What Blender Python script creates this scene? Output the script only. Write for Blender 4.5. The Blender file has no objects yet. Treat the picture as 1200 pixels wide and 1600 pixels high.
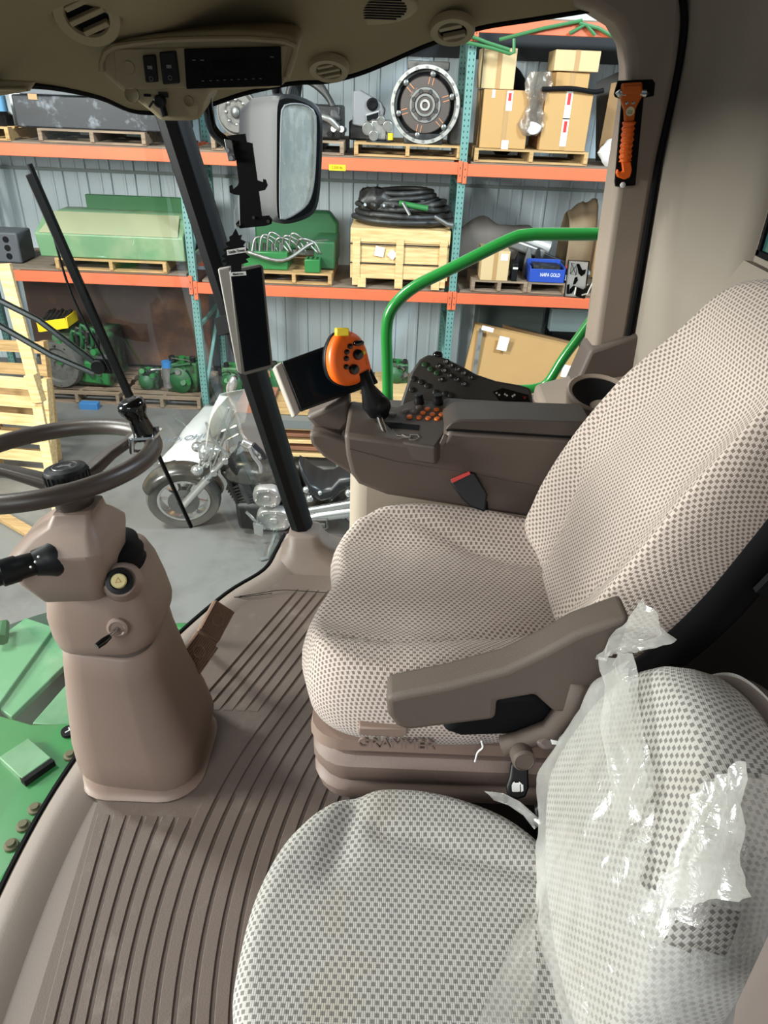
import bpy, bmesh, math, random
from mathutils import Vector, Matrix, noise
V = Vector
sc = bpy.context.scene
rnd = random.Random(7)

# ------------------------------------------------------------------ camera
FPX, PITCH, ROLL, EYE = 1109.0, math.radians(31), math.radians(2.3), V((0, 0, 1.45))
FW = V((0, math.cos(PITCH), -math.sin(PITCH)))
_r0, _u0 = V((1, 0, 0)), V((0, math.sin(PITCH), math.cos(PITCH)))
RT = math.cos(ROLL) * _r0 + math.sin(ROLL) * _u0
UP = math.cos(ROLL) * _u0 - math.sin(ROLL) * _r0
cam = bpy.data.cameras.new('camera')
cam.sensor_fit = 'VERTICAL'; cam.sensor_height = 36; cam.lens = FPX * 36 / 1600
cam.clip_start = 0.02; cam.clip_end = 100
camo = bpy.data.objects.new('camera', cam)
camo.matrix_world = Matrix(((RT.x, UP.x, -FW.x, EYE.x), (RT.y, UP.y, -FW.y, EYE.y), (RT.z, UP.z, -FW.z, EYE.z), (0, 0, 0, 1)))
sc.collection.objects.link(camo); sc.camera = camo

# ------------------------------------------------------------------ light
sc.view_settings.view_transform = 'Standard'; sc.view_settings.look = 'None'
sc.view_settings.gamma = 1; sc.view_settings.exposure = 0.0
sc.view_settings.use_curve_mapping = False
w = bpy.data.worlds.new('world'); sc.world = w; w.use_nodes = True
bg = w.node_tree.nodes['Background']; bg.inputs[0].default_value = (0.86, 0.94, 1.0, 1); bg.inputs[1].default_value = 0.36
sc.cycles.transparent_max_bounces = 24
sc.cycles.max_bounces = 10

def lamp(name, loc, aim, size, power, col, size_y=None):
    l = bpy.data.lights.new(name, 'AREA'); l.energy = power; l.color = col; l.size = size
    if size_y: l.shape = 'RECTANGLE'; l.size_y = size_y
    o = bpy.data.objects.new(name, l); sc.collection.objects.link(o)
    o.location = loc; o.rotation_euler = (V(aim) - V(loc)).to_track_quat('-Z', 'Y').to_euler()
    return o
lamp('shop_door_daylight', (-6.5, 0.6, 2.05), (0.3, 1.2, 0.7), 1.6, 900, (1.0, 0.97, 0.92))
lamp('side_door_daylight', (-1.6, -4.5, 4.2), (0.2, 0.8, 0.5), 2.6, 330, (0.97, 0.985, 1.0))
lamp('rack_fill_lamp', (-4.2, 3.2, 4.4), (-2.0, 8.5, 0.0), 1.6, 680, (1.0, 0.98, 0.94), 1.0)  # unseen area lamp added to brighten the left racks and back wall
lamp('rack_fill_lamp', (4.0, 3.2, 4.4), (1.6, 8.5, 0.0), 1.6, 680, (0.76, 0.88, 1.0), 1.0)  # second added lamp, bluish, brightens the right rack bays and wall

# ------------------------------------------------------------------ placing
def ray(u, v): return FW + RT * ((u - 600) / FPX) - UP * ((v - 800) / FPX)
def at(u, v, x=None, y=None, z=None):
    d = ray(u, v)
    t = (x - EYE.x) / d.x if x is not None else (y - EYE.y) / d.y if y is not None else (z - EYE.z) / d.z
    return EYE + d * t
def pp(u, v, o, n):
    d = ray(u, v); return EYE + d * ((V(o) - EYE).dot(V(n)) / d.dot(V(n)))
def prj(p):
    d = V(p) - EYE; w_ = d.dot(FW); return 600 + FPX * d.dot(RT) / w_, 800 - FPX * d.dot(UP) / w_
def pps(l, o, n): return [pp(u, v, o, n) for u, v in l]
def ats(l, **k): return [at(u, v, **k) for u, v in l]

# ------------------------------------------------------------------ materials
def lin(h):
    if isinstance(h, str): h = [int(h[i:i + 2], 16) / 255 for i in (0, 2, 4)]
    return tuple(c / 12.92 if c <= .04045 else ((c + .055) / 1.055) ** 2.4 for c in h)
_m = {}
def mat(name, hexc, rough=.5, metal=0, var=.08, scale=6, bump=0, bscale=150, spec=.5, col2=None, c2lo=.5, c2hi=.7, c2scale=4, coat=0):
    if name in _m: return _m[name]
    m = bpy.data.materials.new(name); m.use_nodes = True; nt = m.node_tree; N = nt.nodes; L = nt.links
    b = N['Principled BSDF']; c = lin(hexc)
    tc = N.new('ShaderNodeTexCoord')
    nz = N.new('ShaderNodeTexNoise'); nz.inputs['Scale'].default_value = scale; nz.inputs['Detail'].default_value = 5
    L.new(tc.outputs['Object'], nz.inputs['Vector'])
    mx = N.new('ShaderNodeMix'); mx.data_type = 'RGBA'
    mx.inputs[6].default_value = tuple(x * (1 - var) for x in c) + (1,)
    mx.inputs[7].default_value = tuple(min(1, x * (1 + var)) for x in c) + (1,)
    L.new(nz.outputs[0], mx.inputs[0]); out = mx.outputs[2]
    if col2:
        n2 = N.new('ShaderNodeTexNoise'); n2.inputs['Scale'].default_value = c2scale; n2.inputs['Detail'].default_value = 8
        n2.inputs['Roughness'].default_value = .65
        L.new(tc.outputs['Object'], n2.inputs['Vector'])
        mr = N.new('ShaderNodeMapRange'); mr.inputs[1].default_value = c2lo; mr.inputs[2].default_value = c2hi
        L.new(n2.outputs[0], mr.inputs[0])
        m2 = N.new('ShaderNodeMix'); m2.data_type = 'RGBA'; L.new(mr.outputs[0], m2.inputs[0])
        L.new(out, m2.inputs[6]); m2.inputs[7].default_value = lin(col2) + (1,); out = m2.outputs[2]
    L.new(out, b.inputs['Base Color'])
    b.inputs['Roughness'].default_value = rough; b.inputs['Metallic'].default_value = metal
    b.inputs['Specular IOR Level'].default_value = spec
    if coat: b.inputs['Coat Weight'].default_value = coat
    if bump:
        n3 = N.new('ShaderNodeTexNoise'); n3.inputs['Scale'].default_value = bscale; n3.inputs['Detail'].default_value = 3
        L.new(tc.outputs['Object'], n3.inputs['Vector'])
        bp = N.new('ShaderNodeBump'); bp.inputs['Strength'].default_value = bump; bp.inputs['Distance'].default_value = .003
        L.new(n3.outputs[0], bp.inputs['Height']); L.new(bp.outputs[0], b.inputs['Normal'])
    _m[name] = m; return m
def fabric(name, light, dark, pu=.0118, pv=.0076, stain=None):
    m = bpy.data.materials.new(name); m.use_nodes = True; nt = m.node_tree; N = nt.nodes; L = nt.links
    b = N['Principled BSDF']; b.inputs['Roughness'].default_value = .9; b.inputs['Specular IOR Level'].default_value = .15
    b.inputs['Sheen Weight'].default_value = .15
    uv = N.new('ShaderNodeUVMap'); sp = N.new('ShaderNodeSeparateXYZ'); L.new(uv.outputs[0], sp.inputs[0])
    def mth(op, a, bb=None):
        n = N.new('ShaderNodeMath'); n.operation = op
        for i, q in enumerate((a, bb)):
            if q is None: continue
            if isinstance(q, (int, float)): n.inputs[i].default_value = q
            else: L.new(q, n.inputs[i])
        return n.outputs[0]
    def step(x, lo, hi):
        n = N.new('ShaderNodeMapRange'); n.interpolation_type = 'SMOOTHSTEP'
        n.inputs[1].default_value = lo; n.inputs[2].default_value = hi; L.new(x, n.inputs[0]); return n.outputs[0]
    vv = mth('DIVIDE', sp.outputs[1], pv); row = mth('FLOOR', vv); fv = mth('SUBTRACT', vv, row)
    uu = mth('ADD', mth('DIVIDE', sp.outputs[0], pu), mth('MULTIPLY', mth('MODULO', mth('ABSOLUTE', row), 2), .5)); fu = mth('FRACT', uu)
    du = step(mth('ABSOLUTE', mth('SUBTRACT', fu, .5)), .27, .22)
    dv = step(mth('ABSOLUTE', mth('SUBTRACT', fv, .5)), .38, .31)
    dk = mth('MULTIPLY', du, dv)
    knit = mth('ABSOLUTE', mth('SINE', mth('MULTIPLY', sp.outputs[0], 2 * math.pi / pu * 2)))
    kn2 = mth('ABSOLUTE', mth('SINE', mth('MULTIPLY', sp.outputs[1], 2 * math.pi / pv * 1.5)))
    hgt = mth('ADD', mth('MULTIPLY', knit, .35), mth('SUBTRACT', mth('MULTIPLY', kn2, .25), mth('MULTIPLY', dk, .7)))
    nz = N.new('ShaderNodeTexNoise'); nz.inputs['Scale'].default_value = 7; nz.inputs['Detail'].default_value = 6
    tc = N.new('ShaderNodeTexCoord'); L.new(tc.outputs['Object'], nz.inputs['Vector'])
    mx = N.new('ShaderNodeMix'); mx.data_type = 'RGBA'; c = lin(light)
    mx.inputs[6].default_value = tuple(x * .9 for x in c) + (1,); mx.inputs[7].default_value = tuple(min(1, x * 1.08) for x in c) + (1,)
    L.new(nz.outputs[0], mx.inputs[0])
    base = mx.outputs[2]
    if stain:
        n2 = N.new('ShaderNodeTexNoise'); n2.inputs['Scale'].default_value = 5; n2.inputs['Detail'].default_value = 4; L.new(tc.outputs['Object'], n2.inputs['Vector'])
        ms = N.new('ShaderNodeMix'); ms.data_type = 'RGBA'; L.new(mth('MULTIPLY', step(n2.outputs[0], .5, .72), .32), ms.inputs[0]); L.new(base, ms.inputs[6]); ms.inputs[7].default_value = lin(stain) + (1,); base = ms.outputs[2]
    md = N.new('ShaderNodeMix'); md.data_type = 'RGBA'; L.new(mth('MULTIPLY', dk, .92), md.inputs[0]); L.new(base, md.inputs[6])
    md.inputs[7].default_value = lin(dark) + (1,)
    L.new(md.outputs[2], b.inputs['Base Color'])
    bp = N.new('ShaderNodeBump'); bp.inputs['Strength'].default_value = .5; bp.inputs['Distance'].default_value = .0015
    L.new(hgt, bp.inputs['Height']); L.new(bp.outputs[0], b.inputs['Normal'])
    return m
def glass(name, tint, refl=.06, haze=0.0):
    m = bpy.data.materials.new(name); m.use_nodes = True; N = m.node_tree.nodes; L = m.node_tree.links
    N.remove(N['Principled BSDF']); o = N['Material Output']
    t = N.new('ShaderNodeBsdfTransparent'); t.inputs[0].default_value = tint + (1,)
    g = N.new('ShaderNodeBsdfGlossy'); g.inputs['Roughness'].default_value = .02
    mx = N.new('ShaderNodeMixShader'); L.new(t.outputs[0], mx.inputs[1]); L.new(g.outputs[0], mx.inputs[2])
    lw = N.new('ShaderNodeLayerWeight'); lw.inputs[0].default_value = .25
    mm = N.new('ShaderNodeMath'); mm.operation = 'MULTIPLY'; mm.inputs[1].default_value = refl * 3
    L.new(lw.outputs['Fresnel'], mm.inputs[0]); L.new(mm.outputs[0], mx.inputs[0])
    out = mx.outputs[0]
    if haze:
        d = N.new('ShaderNodeBsdfDiffuse'); d.inputs[0].default_value = (.8, .85, .85, 1)
        m2 = N.new('ShaderNodeMixShader'); m2.inputs[0].default_value = haze
        L.new(out, m2.inputs[1]); L.new(d.outputs[0], m2.inputs[2]); out = m2.outputs[0]
    L.new(out, o.inputs[0]); return m
def film(name, clear=.5, tint=(.95, .95, .93), dc=(.88, .87, .84), gl=.28):
    m = bpy.data.materials.new(name); m.use_nodes = True; N = m.node_tree.nodes; L = m.node_tree.links
    N.remove(N['Principled BSDF']); o = N['Material Output']
    tc = N.new('ShaderNodeTexCoord'); nz = N.new('ShaderNodeTexNoise'); nz.inputs['Scale'].default_value = 22; nz.inputs['Detail'].default_value = 5
    nz.inputs['Distortion'].default_value = 1.2
    L.new(tc.outputs['Object'], nz.inputs['Vector'])
    bp = N.new('ShaderNodeBump'); bp.inputs['Strength'].default_value = .9; bp.inputs['Distance'].default_value = .006; L.new(nz.outputs[0], bp.inputs['Height'])
    t = N.new('ShaderNodeBsdfTransparent'); t.inputs[0].default_value = tint + (1,)
    d = N.new('ShaderNodeBsdfDiffuse'); d.inputs[0].default_value = dc + (1,)
    tr = N.new('ShaderNodeBsdfTranslucent'); tr.inputs[0].default_value = dc + (1,)
    g = N.new('ShaderNodeBsdfGlossy'); g.inputs['Roughness'].default_value = .16
    for x in (d, tr, g): L.new(bp.outputs[0], x.inputs['Normal'])
    a = N.new('ShaderNodeMixShader'); a.inputs[0].default_value = .4; L.new(d.outputs[0], a.inputs[1]); L.new(tr.outputs[0], a.inputs[2])
    bb = N.new('ShaderNodeMixShader'); bb.inputs[0].default_value = gl; L.new(a.outputs[0], bb.inputs[1]); L.new(g.outputs[0], bb.inputs[2])
    c = N.new('ShaderNodeMixShader'); L.new(t.outputs[0], c.inputs[1]); L.new(bb.outputs[0], c.inputs[2])
    mr = N.new('ShaderNodeMapRange'); mr.inputs[1].default_value = .3; mr.inputs[2].default_value = .75
    mr.inputs[3].default_value = (1 - clear) - .18; mr.inputs[4].default_value = (1 - clear) + .2
    n2 = N.new('ShaderNodeTexNoise'); n2.inputs['Scale'].default_value = 9; n2.inputs['Detail'].default_value = 4; L.new(tc.outputs['Object'], n2.inputs['Vector'])
    L.new(n2.outputs[0], mr.inputs[0]); L.new(mr.outputs[0], c.inputs[0]); L.new(c.outputs[0], o.inputs[0]); return m
def vinyl(name, hexc):
    m = bpy.data.materials.new(name); m.use_nodes = True; N = m.node_tree.nodes; L = m.node_tree.links
    N.remove(N['Principled BSDF']); d = N.new('ShaderNodeBsdfDiffuse'); t = N.new('ShaderNodeBsdfTranslucent'); x = N.new('ShaderNodeMixShader'); x.inputs[0].default_value = .6
    d.inputs[0].default_value = t.inputs[0].default_value = lin(hexc) + (1,)
    L.new(d.outputs[0], x.inputs[1]); L.new(t.outputs[0], x.inputs[2]); L.new(x.outputs[0], N['Material Output'].inputs[0]); return m
def wood(name, c1, c2, scale=(3, 40, 40), rough=.8):
    m = bpy.data.materials.new(name); m.use_nodes = True; N = m.node_tree.nodes; L = m.node_tree.links; b = N['Principled BSDF']
    tc = N.new('ShaderNodeTexCoord'); mp = N.new('ShaderNodeMapping'); mp.inputs['Scale'].default_value = scale
    nz = N.new('ShaderNodeTexNoise'); nz.inputs['Scale'].default_value = 1; nz.inputs['Detail'].default_value = 7; nz.inputs['Roughness'].default_value = .6
    L.new(tc.outputs['Object'], mp.inputs[0]); L.new(mp.outputs[0], nz.inputs['Vector'])
    r = N.new('ShaderNodeMapRange'); r.inputs[1].default_value = .35; r.inputs[2].default_value = .7; L.new(nz.outputs[0], r.inputs[0])
    mx = N.new('ShaderNodeMix'); mx.data_type = 'RGBA'; mx.inputs[6].default_value = lin(c1) + (1,); mx.inputs[7].default_value = lin(c2) + (1,)
    L.new(r.outputs[0], mx.inputs[0]); L.new(mx.outputs[2], b.inputs['Base Color']); b.inputs['Roughness'].default_value = rough; return m

# ------------------------------------------------------------------ mesh tools
def spl(pts, n=8, closed=False):
    pts = [V(p) for p in pts]; out = []; k = len(pts)
    for i in range(k if closed else k - 1):
        p1, p2 = pts[i], pts[(i + 1) % k]
        p0 = pts[(i - 1) % k] if closed or i > 0 else p1 * 2 - p2
        p3 = pts[(i + 2) % k] if closed or i + 2 < k else p2 * 2 - p1
        for j in range(n):
            t = j / n
            out.append(.5 * ((2 * p1) + (p2 - p0) * t + (2 * p0 - 5 * p1 + 4 * p2 - p3) * t * t + (3 * p1 - p0 - 3 * p2 + p3) * t ** 3))
    if not closed: out.append(pts[-1])
    return out
def resamp(pts, n, closed=True):
    q = list(pts) + ([pts[0]] if closed else []); d = [0]
    for a, b in zip(q, q[1:]): d.append(d[-1] + (b - a).length)
    out = []; j = 0
    for i in range(n):
        s = d[-1] * i / (n if closed else n - 1)
        while j < len(d) - 2 and d[j + 1] < s: j += 1
        t = (s - d[j]) / max(1e-9, d[j + 1] - d[j]); out.append(q[j].lerp(q[j + 1], min(1, t)))
    return out
def frame(n, up=(0, 0, 1)):
    n = V(n).normalized(); a = V(up).cross(n)
    if a.length < 1e-4: a = V((1, 0, 0)).cross(n)
    a.normalize(); return a, n.cross(a), n
def rrect(hw, hh, r, k=5):
    o = []
    for cx, cy, a0 in ((hw - r, hh - r, 0), (-hw + r, hh - r, 90), (-hw + r, -hh + r, 180), (hw - r, -hh + r, 270)):
        for i in range(k + 1):
            a = math.radians(a0 + 90 * i / k); o.append((cx + r * math.cos(a), cy + r * math.sin(a)))
    return o
def rotm(x=0, y=0, z=0):
    from mathutils import Euler
    return Euler((math.radians(x), math.radians(y), math.radians(z))).to_matrix()
class M:
    def __init__(s): s.bm = bmesh.new(); s.uvs = {}
    def face(s, vs):
        try: return s.bm.faces.new(vs)
        except ValueError: return None
    def loft(s, rings, cap=(1, 1), closed=True):
        R = [[s.bm.verts.new(V(p)) for p in r] for r in rings]; n = len(R[0])
        for a, b in zip(R, R[1:]):
            for i in range(n if closed else n - 1):
                j = (i + 1) % n; s.face([a[i], a[j], b[j], b[i]])
        if closed:
            if cap[0]: s.face(list(reversed(R[0])))
            if cap[1]: s.face(R[-1])
        return s
    def box(s, c, d, R=None, tap=1):
        c = V(c); h = V(d) / 2; vs = []
        for z in (-1, 1):
            k = tap if z > 0 else 1
            for x, y in ((-1, -1), (1, -1), (1, 1), (-1, 1)):
                p = V((x * h.x * k, y * h.y * k, z * h.z)); vs.append(s.bm.verts.new(c + (R @ p if R else p)))
        for f in ((3, 2, 1, 0), (4, 5, 6, 7), (0, 1, 5, 4), (1, 2, 6, 5), (2, 3, 7, 6), (3, 0, 4, 7)): s.face([vs[i] for i in f])
        return s
    def bar(s, p, q, w, h, up=(0, 0, 1)):
        p, q = V(p), V(q); d = (q - p).normalized(); a = d.cross(V(up))
        if a.length < 1e-4: a = d.cross(V((1, 0, 0)))
        a.normalize(); b = a.cross(d)
        return s.loft([[c + a * (x * w / 2) + b * (y * h / 2) for x, y in ((-1, -1), (1, -1), (1, 1), (-1, 1))] for c in (p, q)])
    def tube(s, pts, r, n=10, closed=False, cap=True):
        pts = [V(p) for p in pts]; k = len(pts)
        rs = r if isinstance(r, (list, tuple)) else [r] * k
        T = []
        for i in range(k):
            a = pts[(i - 1) % k] if closed or i > 0 else pts[i]; b = pts[(i + 1) % k] if closed or i < k - 1 else pts[i]
            T.append((b - a).normalized())
        u = T[0].cross(V((0, 0, 1)))
        if u.length < .05: u = T[0].cross(V((1, 0, 0)))
        u.normalize(); rings = []
        for i in range(k):
            u = (u - T[i] * u.dot(T[i])); u.normalize(); v = T[i].cross(u)
            rings.append([pts[i] + (u * math.cos(2 * math.pi * j / n) + v * math.sin(2 * math.pi * j / n)) * rs[i] for j in range(n)])
        if closed: rings.append(rings[0])
        if closed:
            R = [[s.bm.verts.new(p) for p in r_] for r_ in rings[:-1]]
            for i in range(k):
                A, B = R[i], R[(i + 1) % k]
                for j in range(n): s.face([A[j], A[(j + 1) % n], B[(j + 1) % n], B[j]])
            return s
        return s.loft(rings, (cap, cap))
    def lathe(s, prof, o=(0, 0, 0), ax=(0, 0, 1), n=24):
        a, b, c = frame(ax, (0, 1, 0) if abs(V(ax).normalized().z) > .9 else (0, 0, 1)); o = V(o); prev = None
        for r, h in prof:
            if r < 1e-6: cur = [s.bm.verts.new(o + c * h)]
            else: cur = [s.bm.verts.new(o + c * h + (a * math.cos(2 * math.pi * j / n) + b * math.sin(2 * math.pi * j / n)) * r) for j in range(n)]
            if prev:
                for j in range(n):
                    k = (j + 1) % n
                    if len(prev) == 1 and len(cur) > 1: s.face([prev[0], cur[j], cur[k]])
                    elif len(cur) == 1 and len(prev) > 1: s.face([prev[k], prev[j], cur[0]])
                    elif len(cur) > 1: s.face([prev[j], prev[k], cur[k], cur[j]])
            prev = cur
        return s
    def cyl(s, p, q, r, r2=None, n=20):
        p, q = V(p), V(q); h = (q - p).length; r2 = r if r2 is None else r2
        return s.lathe([(0, 0), (r, 0), (r2, h), (0, h)], p, q - p, n)
    def prism(s, pts, vec):
        pts = [V(p) for p in pts]; vec = V(vec)
        return s.loft([pts, [p + vec for p in pts]])
    def ball(s, c, r, n=14, R=None):
        r = V((r, r, r)) if isinstance(r, (int, float)) else V(r); c = V(c)
        rings = []
        for i in range(1, n):
            t = math.pi * i / n
            rings.append([(V((r.x * math.sin(t) * math.cos(2 * math.pi * j / (2 * n)), r.y * math.sin(t) * math.sin(2 * math.pi * j / (2 * n)), -r.z * math.cos(t)))) for j in range(2 * n)])
        rings = [[c + (R @ p if R else p) for p in q] for q in rings]
        return s.loft(rings)
    def grid(s, P, uvs=None):   # P rows of points
        R = [[s.bm.verts.new(V(p)) for p in r] for r in P]
        for a, b in zip(R, R[1:]):
            for i in range(len(a) - 1): s.face([a[i], a[i + 1], b[i + 1], b[i]])
        return s
    def xf(s, m): bmesh.ops.transform(s.bm, matrix=m, verts=s.bm.verts); return s
    def rough(s, amp, freq, seed=0):
        for v in s.bm.verts:
            v.co += noise.noise_vector(v.co * freq + V((seed, seed * 2.3, 0))) * amp
        return s
    def build(s, name, m, parent=None, bev=0, seg=2, smooth=True, ang=38, sub=0, solid=0):
        bmesh.ops.recalc_face_normals(s.bm, faces=s.bm.faces)
        me = bpy.data.meshes.new(name); s.bm.to_mesh(me); s.bm.free()
        me.materials.append(m)
        if s.uvs:
            pass
        o = bpy.data.objects.new(name, me); sc.collection.objects.link(o)
        if parent is None:
            c = sum((v.co for v in me.vertices), V()) / max(1, len(me.vertices)); me.transform(Matrix.Translation(-c)); o.location = c
            INV[o.name] = Matrix.Translation(-c)
        else:
            o.parent = parent; iv = INV.get(parent.name)
            if iv is None: iv = Matrix()
            me.transform(iv); INV[o.name] = iv
        if smooth:
            for p in me.polygons: p.use_smooth = True
            if ang: me.set_sharp_from_angle(angle=math.radians(ang))
        if sub:
            md = o.modifiers.new('sub', 'SUBSURF'); md.levels = md.render_levels = sub
        if solid:
            md = o.modifiers.new('sol', 'SOLIDIFY'); md.thickness = solid
        if bev:
            md = o.modifiers.new('bev', 'BEVEL'); md.width = bev; md.segments = seg; md.limit_method = 'ANGLE'; md.angle_limit = math.radians(40)
            md.harden_normals = False
        return o
INV = {}
def tag(o, label=None, cat=None, group=None, kind=None):
    if label: o['label'] = label
    if cat: o['category'] = cat
    if group: o['group'] = group
    if kind: o['kind'] = kind
    return o
def thing(name, label, cat, loc=(0, 0, 0), rz=0, group=None, local=False):
    o = bpy.data.objects.new(name, None); sc.collection.objects.link(o); o.empty_display_size = .05
    mw = Matrix.Translation(V(loc)) @ Matrix.Rotation(rz, 4, 'Z'); o.location = loc; o.rotation_euler = (0, 0, rz)
    INV[o.name] = Matrix() if local else mw.inverted()
    return tag(o, label, cat, group)
def copy_tree(o, parent=None):
    c = o.copy(); sc.collection.objects.link(c)
    if parent: c.parent = parent
    for ch in list(o.children): copy_tree(ch, c)
    INV[c.name] = INV.get(o.name, Matrix())
    return c
def place(o, loc, rz=0, label=None, group=None):
    o.location = loc; o.rotation_euler = (0, 0, rz)
    if label: o['label'] = label
    if group: o['group'] = group
    return o
def text(s, size, o, a, b, m, parent, name='lettering', depth=.001, align='CENTER', squeeze=1):
    cu = bpy.data.curves.new('t', 'FONT'); cu.body = s; cu.size = size; cu.align_x = align; cu.align_y = 'CENTER'; cu.extrude = depth; cu.resolution_u = 3
    to = bpy.data.objects.new('t', cu); sc.collection.objects.link(to)
    bpy.context.view_layer.update()
    me = bpy.data.meshes.new_from_object(to.evaluated_get(bpy.context.evaluated_depsgraph_get()))
    bpy.data.objects.remove(to); bpy.data.curves.remove(cu)
    a = V(a).normalized(); b = (V(b) - a * V(b).dot(a)).normalized(); n = a.cross(b); o = V(o)
    me.transform(Matrix(((a.x * squeeze, b.x, n.x, o.x), (a.y * squeeze, b.y, n.y, o.y), (a.z * squeeze, b.z, n.z, o.z), (0, 0, 0, 1))))
    bm = bmesh.new(); bm.from_mesh(me); bpy.data.meshes.remove(me)
    q = M(); q.bm.free(); q.bm = bm
    return q.build(name, m, parent, smooth=False)
def sheet(m_, pts, n, t):      # polygon given by points, extruded by t along -n
    return m_.prism(pts, -V(n).normalized() * t)
def pillow(outline, o, a, b, n, layers, inner, hf, N=112):
    """closed padded body: outline in (a,b) metres, layers (scale, height), inner scales; returns M with uv"""
    out = resamp(spl([V((p[0], p[1], 0)) for p in outline], 10, True), N)
    c = sum(out, V()) / N; q = M(); o, a, b, n = V(o), V(a), V(b), V(n)
    rings = []; uvr = []; acc = 0; prev = None
    seq = [(sc_, h, 1) for sc_, h in layers] + [(sc_, layers[-1][1], 1) for sc_ in inner]
    top0 = len(layers) - 1
    for i, (k, h, _) in enumerate(seq):
        r = []; u = []
        for p in out:
            l = c + (p - c) * k
            hh = h + (hf(l.x, l.y) if i >= top0 - 1 else hf(l.x, l.y) * max(0, i / top0) ** 2)
            r.append(o + a * l.x + b * l.y + n * hh); u.append(V((l.x, l.y, 0)))
        rings.append(r); uvr.append(u)
    for i in range(top0 - 1, -1, -1):
        for j in range(N):
            d = (rings[i + 1][j] - rings[i][j]).length; rad = (out[j] - c).normalized()
            uvr[i][j] = uvr[i + 1][j] + rad * d
    bm = q.bm; uvl = bm.loops.layers.uv.new('UVMap')
    R = [[bm.verts.new(p) for p in r] for r in rings]
    ctr = bm.verts.new(o + a * c.x + b * c.y + n * (layers[-1][1] + hf(c.x, c.y)))
    for i in range(len(R) - 1):
        for j in range(N):
            k = (j + 1) % N; f = q.face([R[i][j], R[i][k], R[i + 1][k], R[i + 1][j]])
            for lp, (x, y) in zip(f.loops, ((i, j), (i, k), (i + 1, k), (i + 1, j))): lp[uvl].uv = uvr[x][y].xy
    for j in range(N):
        k = (j + 1) % N; f = q.face([R[-1][j], R[-1][k], ctr])
        for lp, u in zip(f.loops, (uvr[-1][j], uvr[-1][k], c)): lp[uvl].uv = u.xy
    q.face(list(reversed(R[0])))
    return q
def sm(x, lo, hi):
    t = max(0, min(1, (x - lo) / (hi - lo))); return t * t * (3 - 2 * t)

# palette
PLA = mat('console_brown_plastic', '594d46', .5, bump=.12, bscale=500, var=.04)
COL = mat('column_taupe_plastic', '836f64', .5, bump=.1, bscale=500, var=.05)
TRIM = mat('light_taupe_trim', '8f8074', .55, bump=.12, bscale=400, var=.05)
DTRIM = mat('dark_taupe_trim', '5b4f4a', .55, bump=.1, bscale=400)
HEAD = mat('headliner_beige', '8a7c60', .9, bump=.25, bscale=700, var=.06)
OVER = mat('overhead_beige_plastic', '94866a', .6, bump=.1, bscale=500, var=.04)
ARM = mat('armrest_brown', '554a42', .6, bump=.25, bscale=600, var=.05)
BLK = mat('black_plastic', '111113', .45, var=.2, spec=.25)
BLKG = mat('gloss_black', '0a0a0b', .12, var=.1)
BLKM = mat('matte_black', '0c0c0e', .75, var=.2, spec=.15)
WHEEL = mat('wheel_dark_brown', '3e342e', .38, bump=.1, bscale=600, var=.06)
CHR = mat('chrome', 'c8c8c8', .18, 1, var=.05)
STL = mat('worn_steel', '7c7c7a', .4, .8, var=.2)
LID = mat('lid_dark_brown', '443b35', .55, bump=.15, bscale=600, var=.05)
ORG = mat('orange_plastic', 'd9660f', .4, var=.05)
ORG2 = mat('bright_orange', 'fa6a0c', .4, var=.04)
YEL = mat('yellow_plastic', 'e6c41e', .4, var=.05)
CRM = mat('cream_plastic', 'd8c98a', .4, var=.04)
GRN = mat('machine_green', '2b6e39', .35, var=.12)
GRNL = mat('dusty_green', '4d7d57', .55, var=.1, col2='6f8f70', c2lo=.45, c2hi=.75, c2scale=3)
GRND = mat('deep_green', '205530', .5, var=.18, col2='3c4a38', c2lo=.5, c2hi=.75, c2scale=6)
RAIL = mat('handrail_green', '1d7f30', .25, var=.06, coat=.4)
WHT = mat('white_paper', 'e6e6e4', .7, var=.03)
RED = mat('red_mark', 'b02a26', .5)
ORB = mat('rack_orange', 'cc6440', .5, var=.06, col2='ad5636', c2lo=.6, c2hi=.8)
TEAL = mat('rack_teal', '5f8882', .5, var=.08)
DECK = mat('shelf_deck', '75685a', .85, var=.15, scale=9)
PAL = wood('pallet_pine', 'bd9a68', '8f7148'); PALD = wood('weathered_pallet', '97816a', '5f5145'); PALL = wood('fresh_pine', 'dcbf8c', 'b8935e')
CARD = mat('cardboard', 'b08a58', .85, var=.07, scale=4); CARDL = mat('pale_cardboard', 'c0a67c', .85, var=.06, scale=4); CARDD = mat('dark_cardboard', '8d6c47', .85, var=.08)
GREASE = mat('greasy_black', '1b1a19', .45, var=.4, col2='4a4641', c2lo=.5, c2hi=.75, c2scale=14)
RUB = mat('rubber_hose', '2a2a29', .5, var=.2, col2='5d5b56', c2lo=.55, c2hi=.8, c2scale=12)
FOOT = mat('foot_taupe', '6b5e56', .55, bump=.1, bscale=400, var=.05)
GRYM = mat('grey_casting', '5e5c58', .55, .2, var=.2, col2='3e3b38', c2lo=.5, c2hi=.7, c2scale=12)
ALU = mat('dull_aluminium', 'a9a7a2', .35, .8, var=.15, col2='6c6a66', c2lo=.5, c2hi=.75, c2scale=10)
FABO = fabric('operator_seat_fabric', 'c6b8af', '75665f')
FABT = fabric('trainer_seat_fabric', 'a7a5a0', '6a6563', .0118, .0078, '9c8a70')
SCREEN = mat('dark_screen', '07080a', .12, var=.05, spec=.12)
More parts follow.
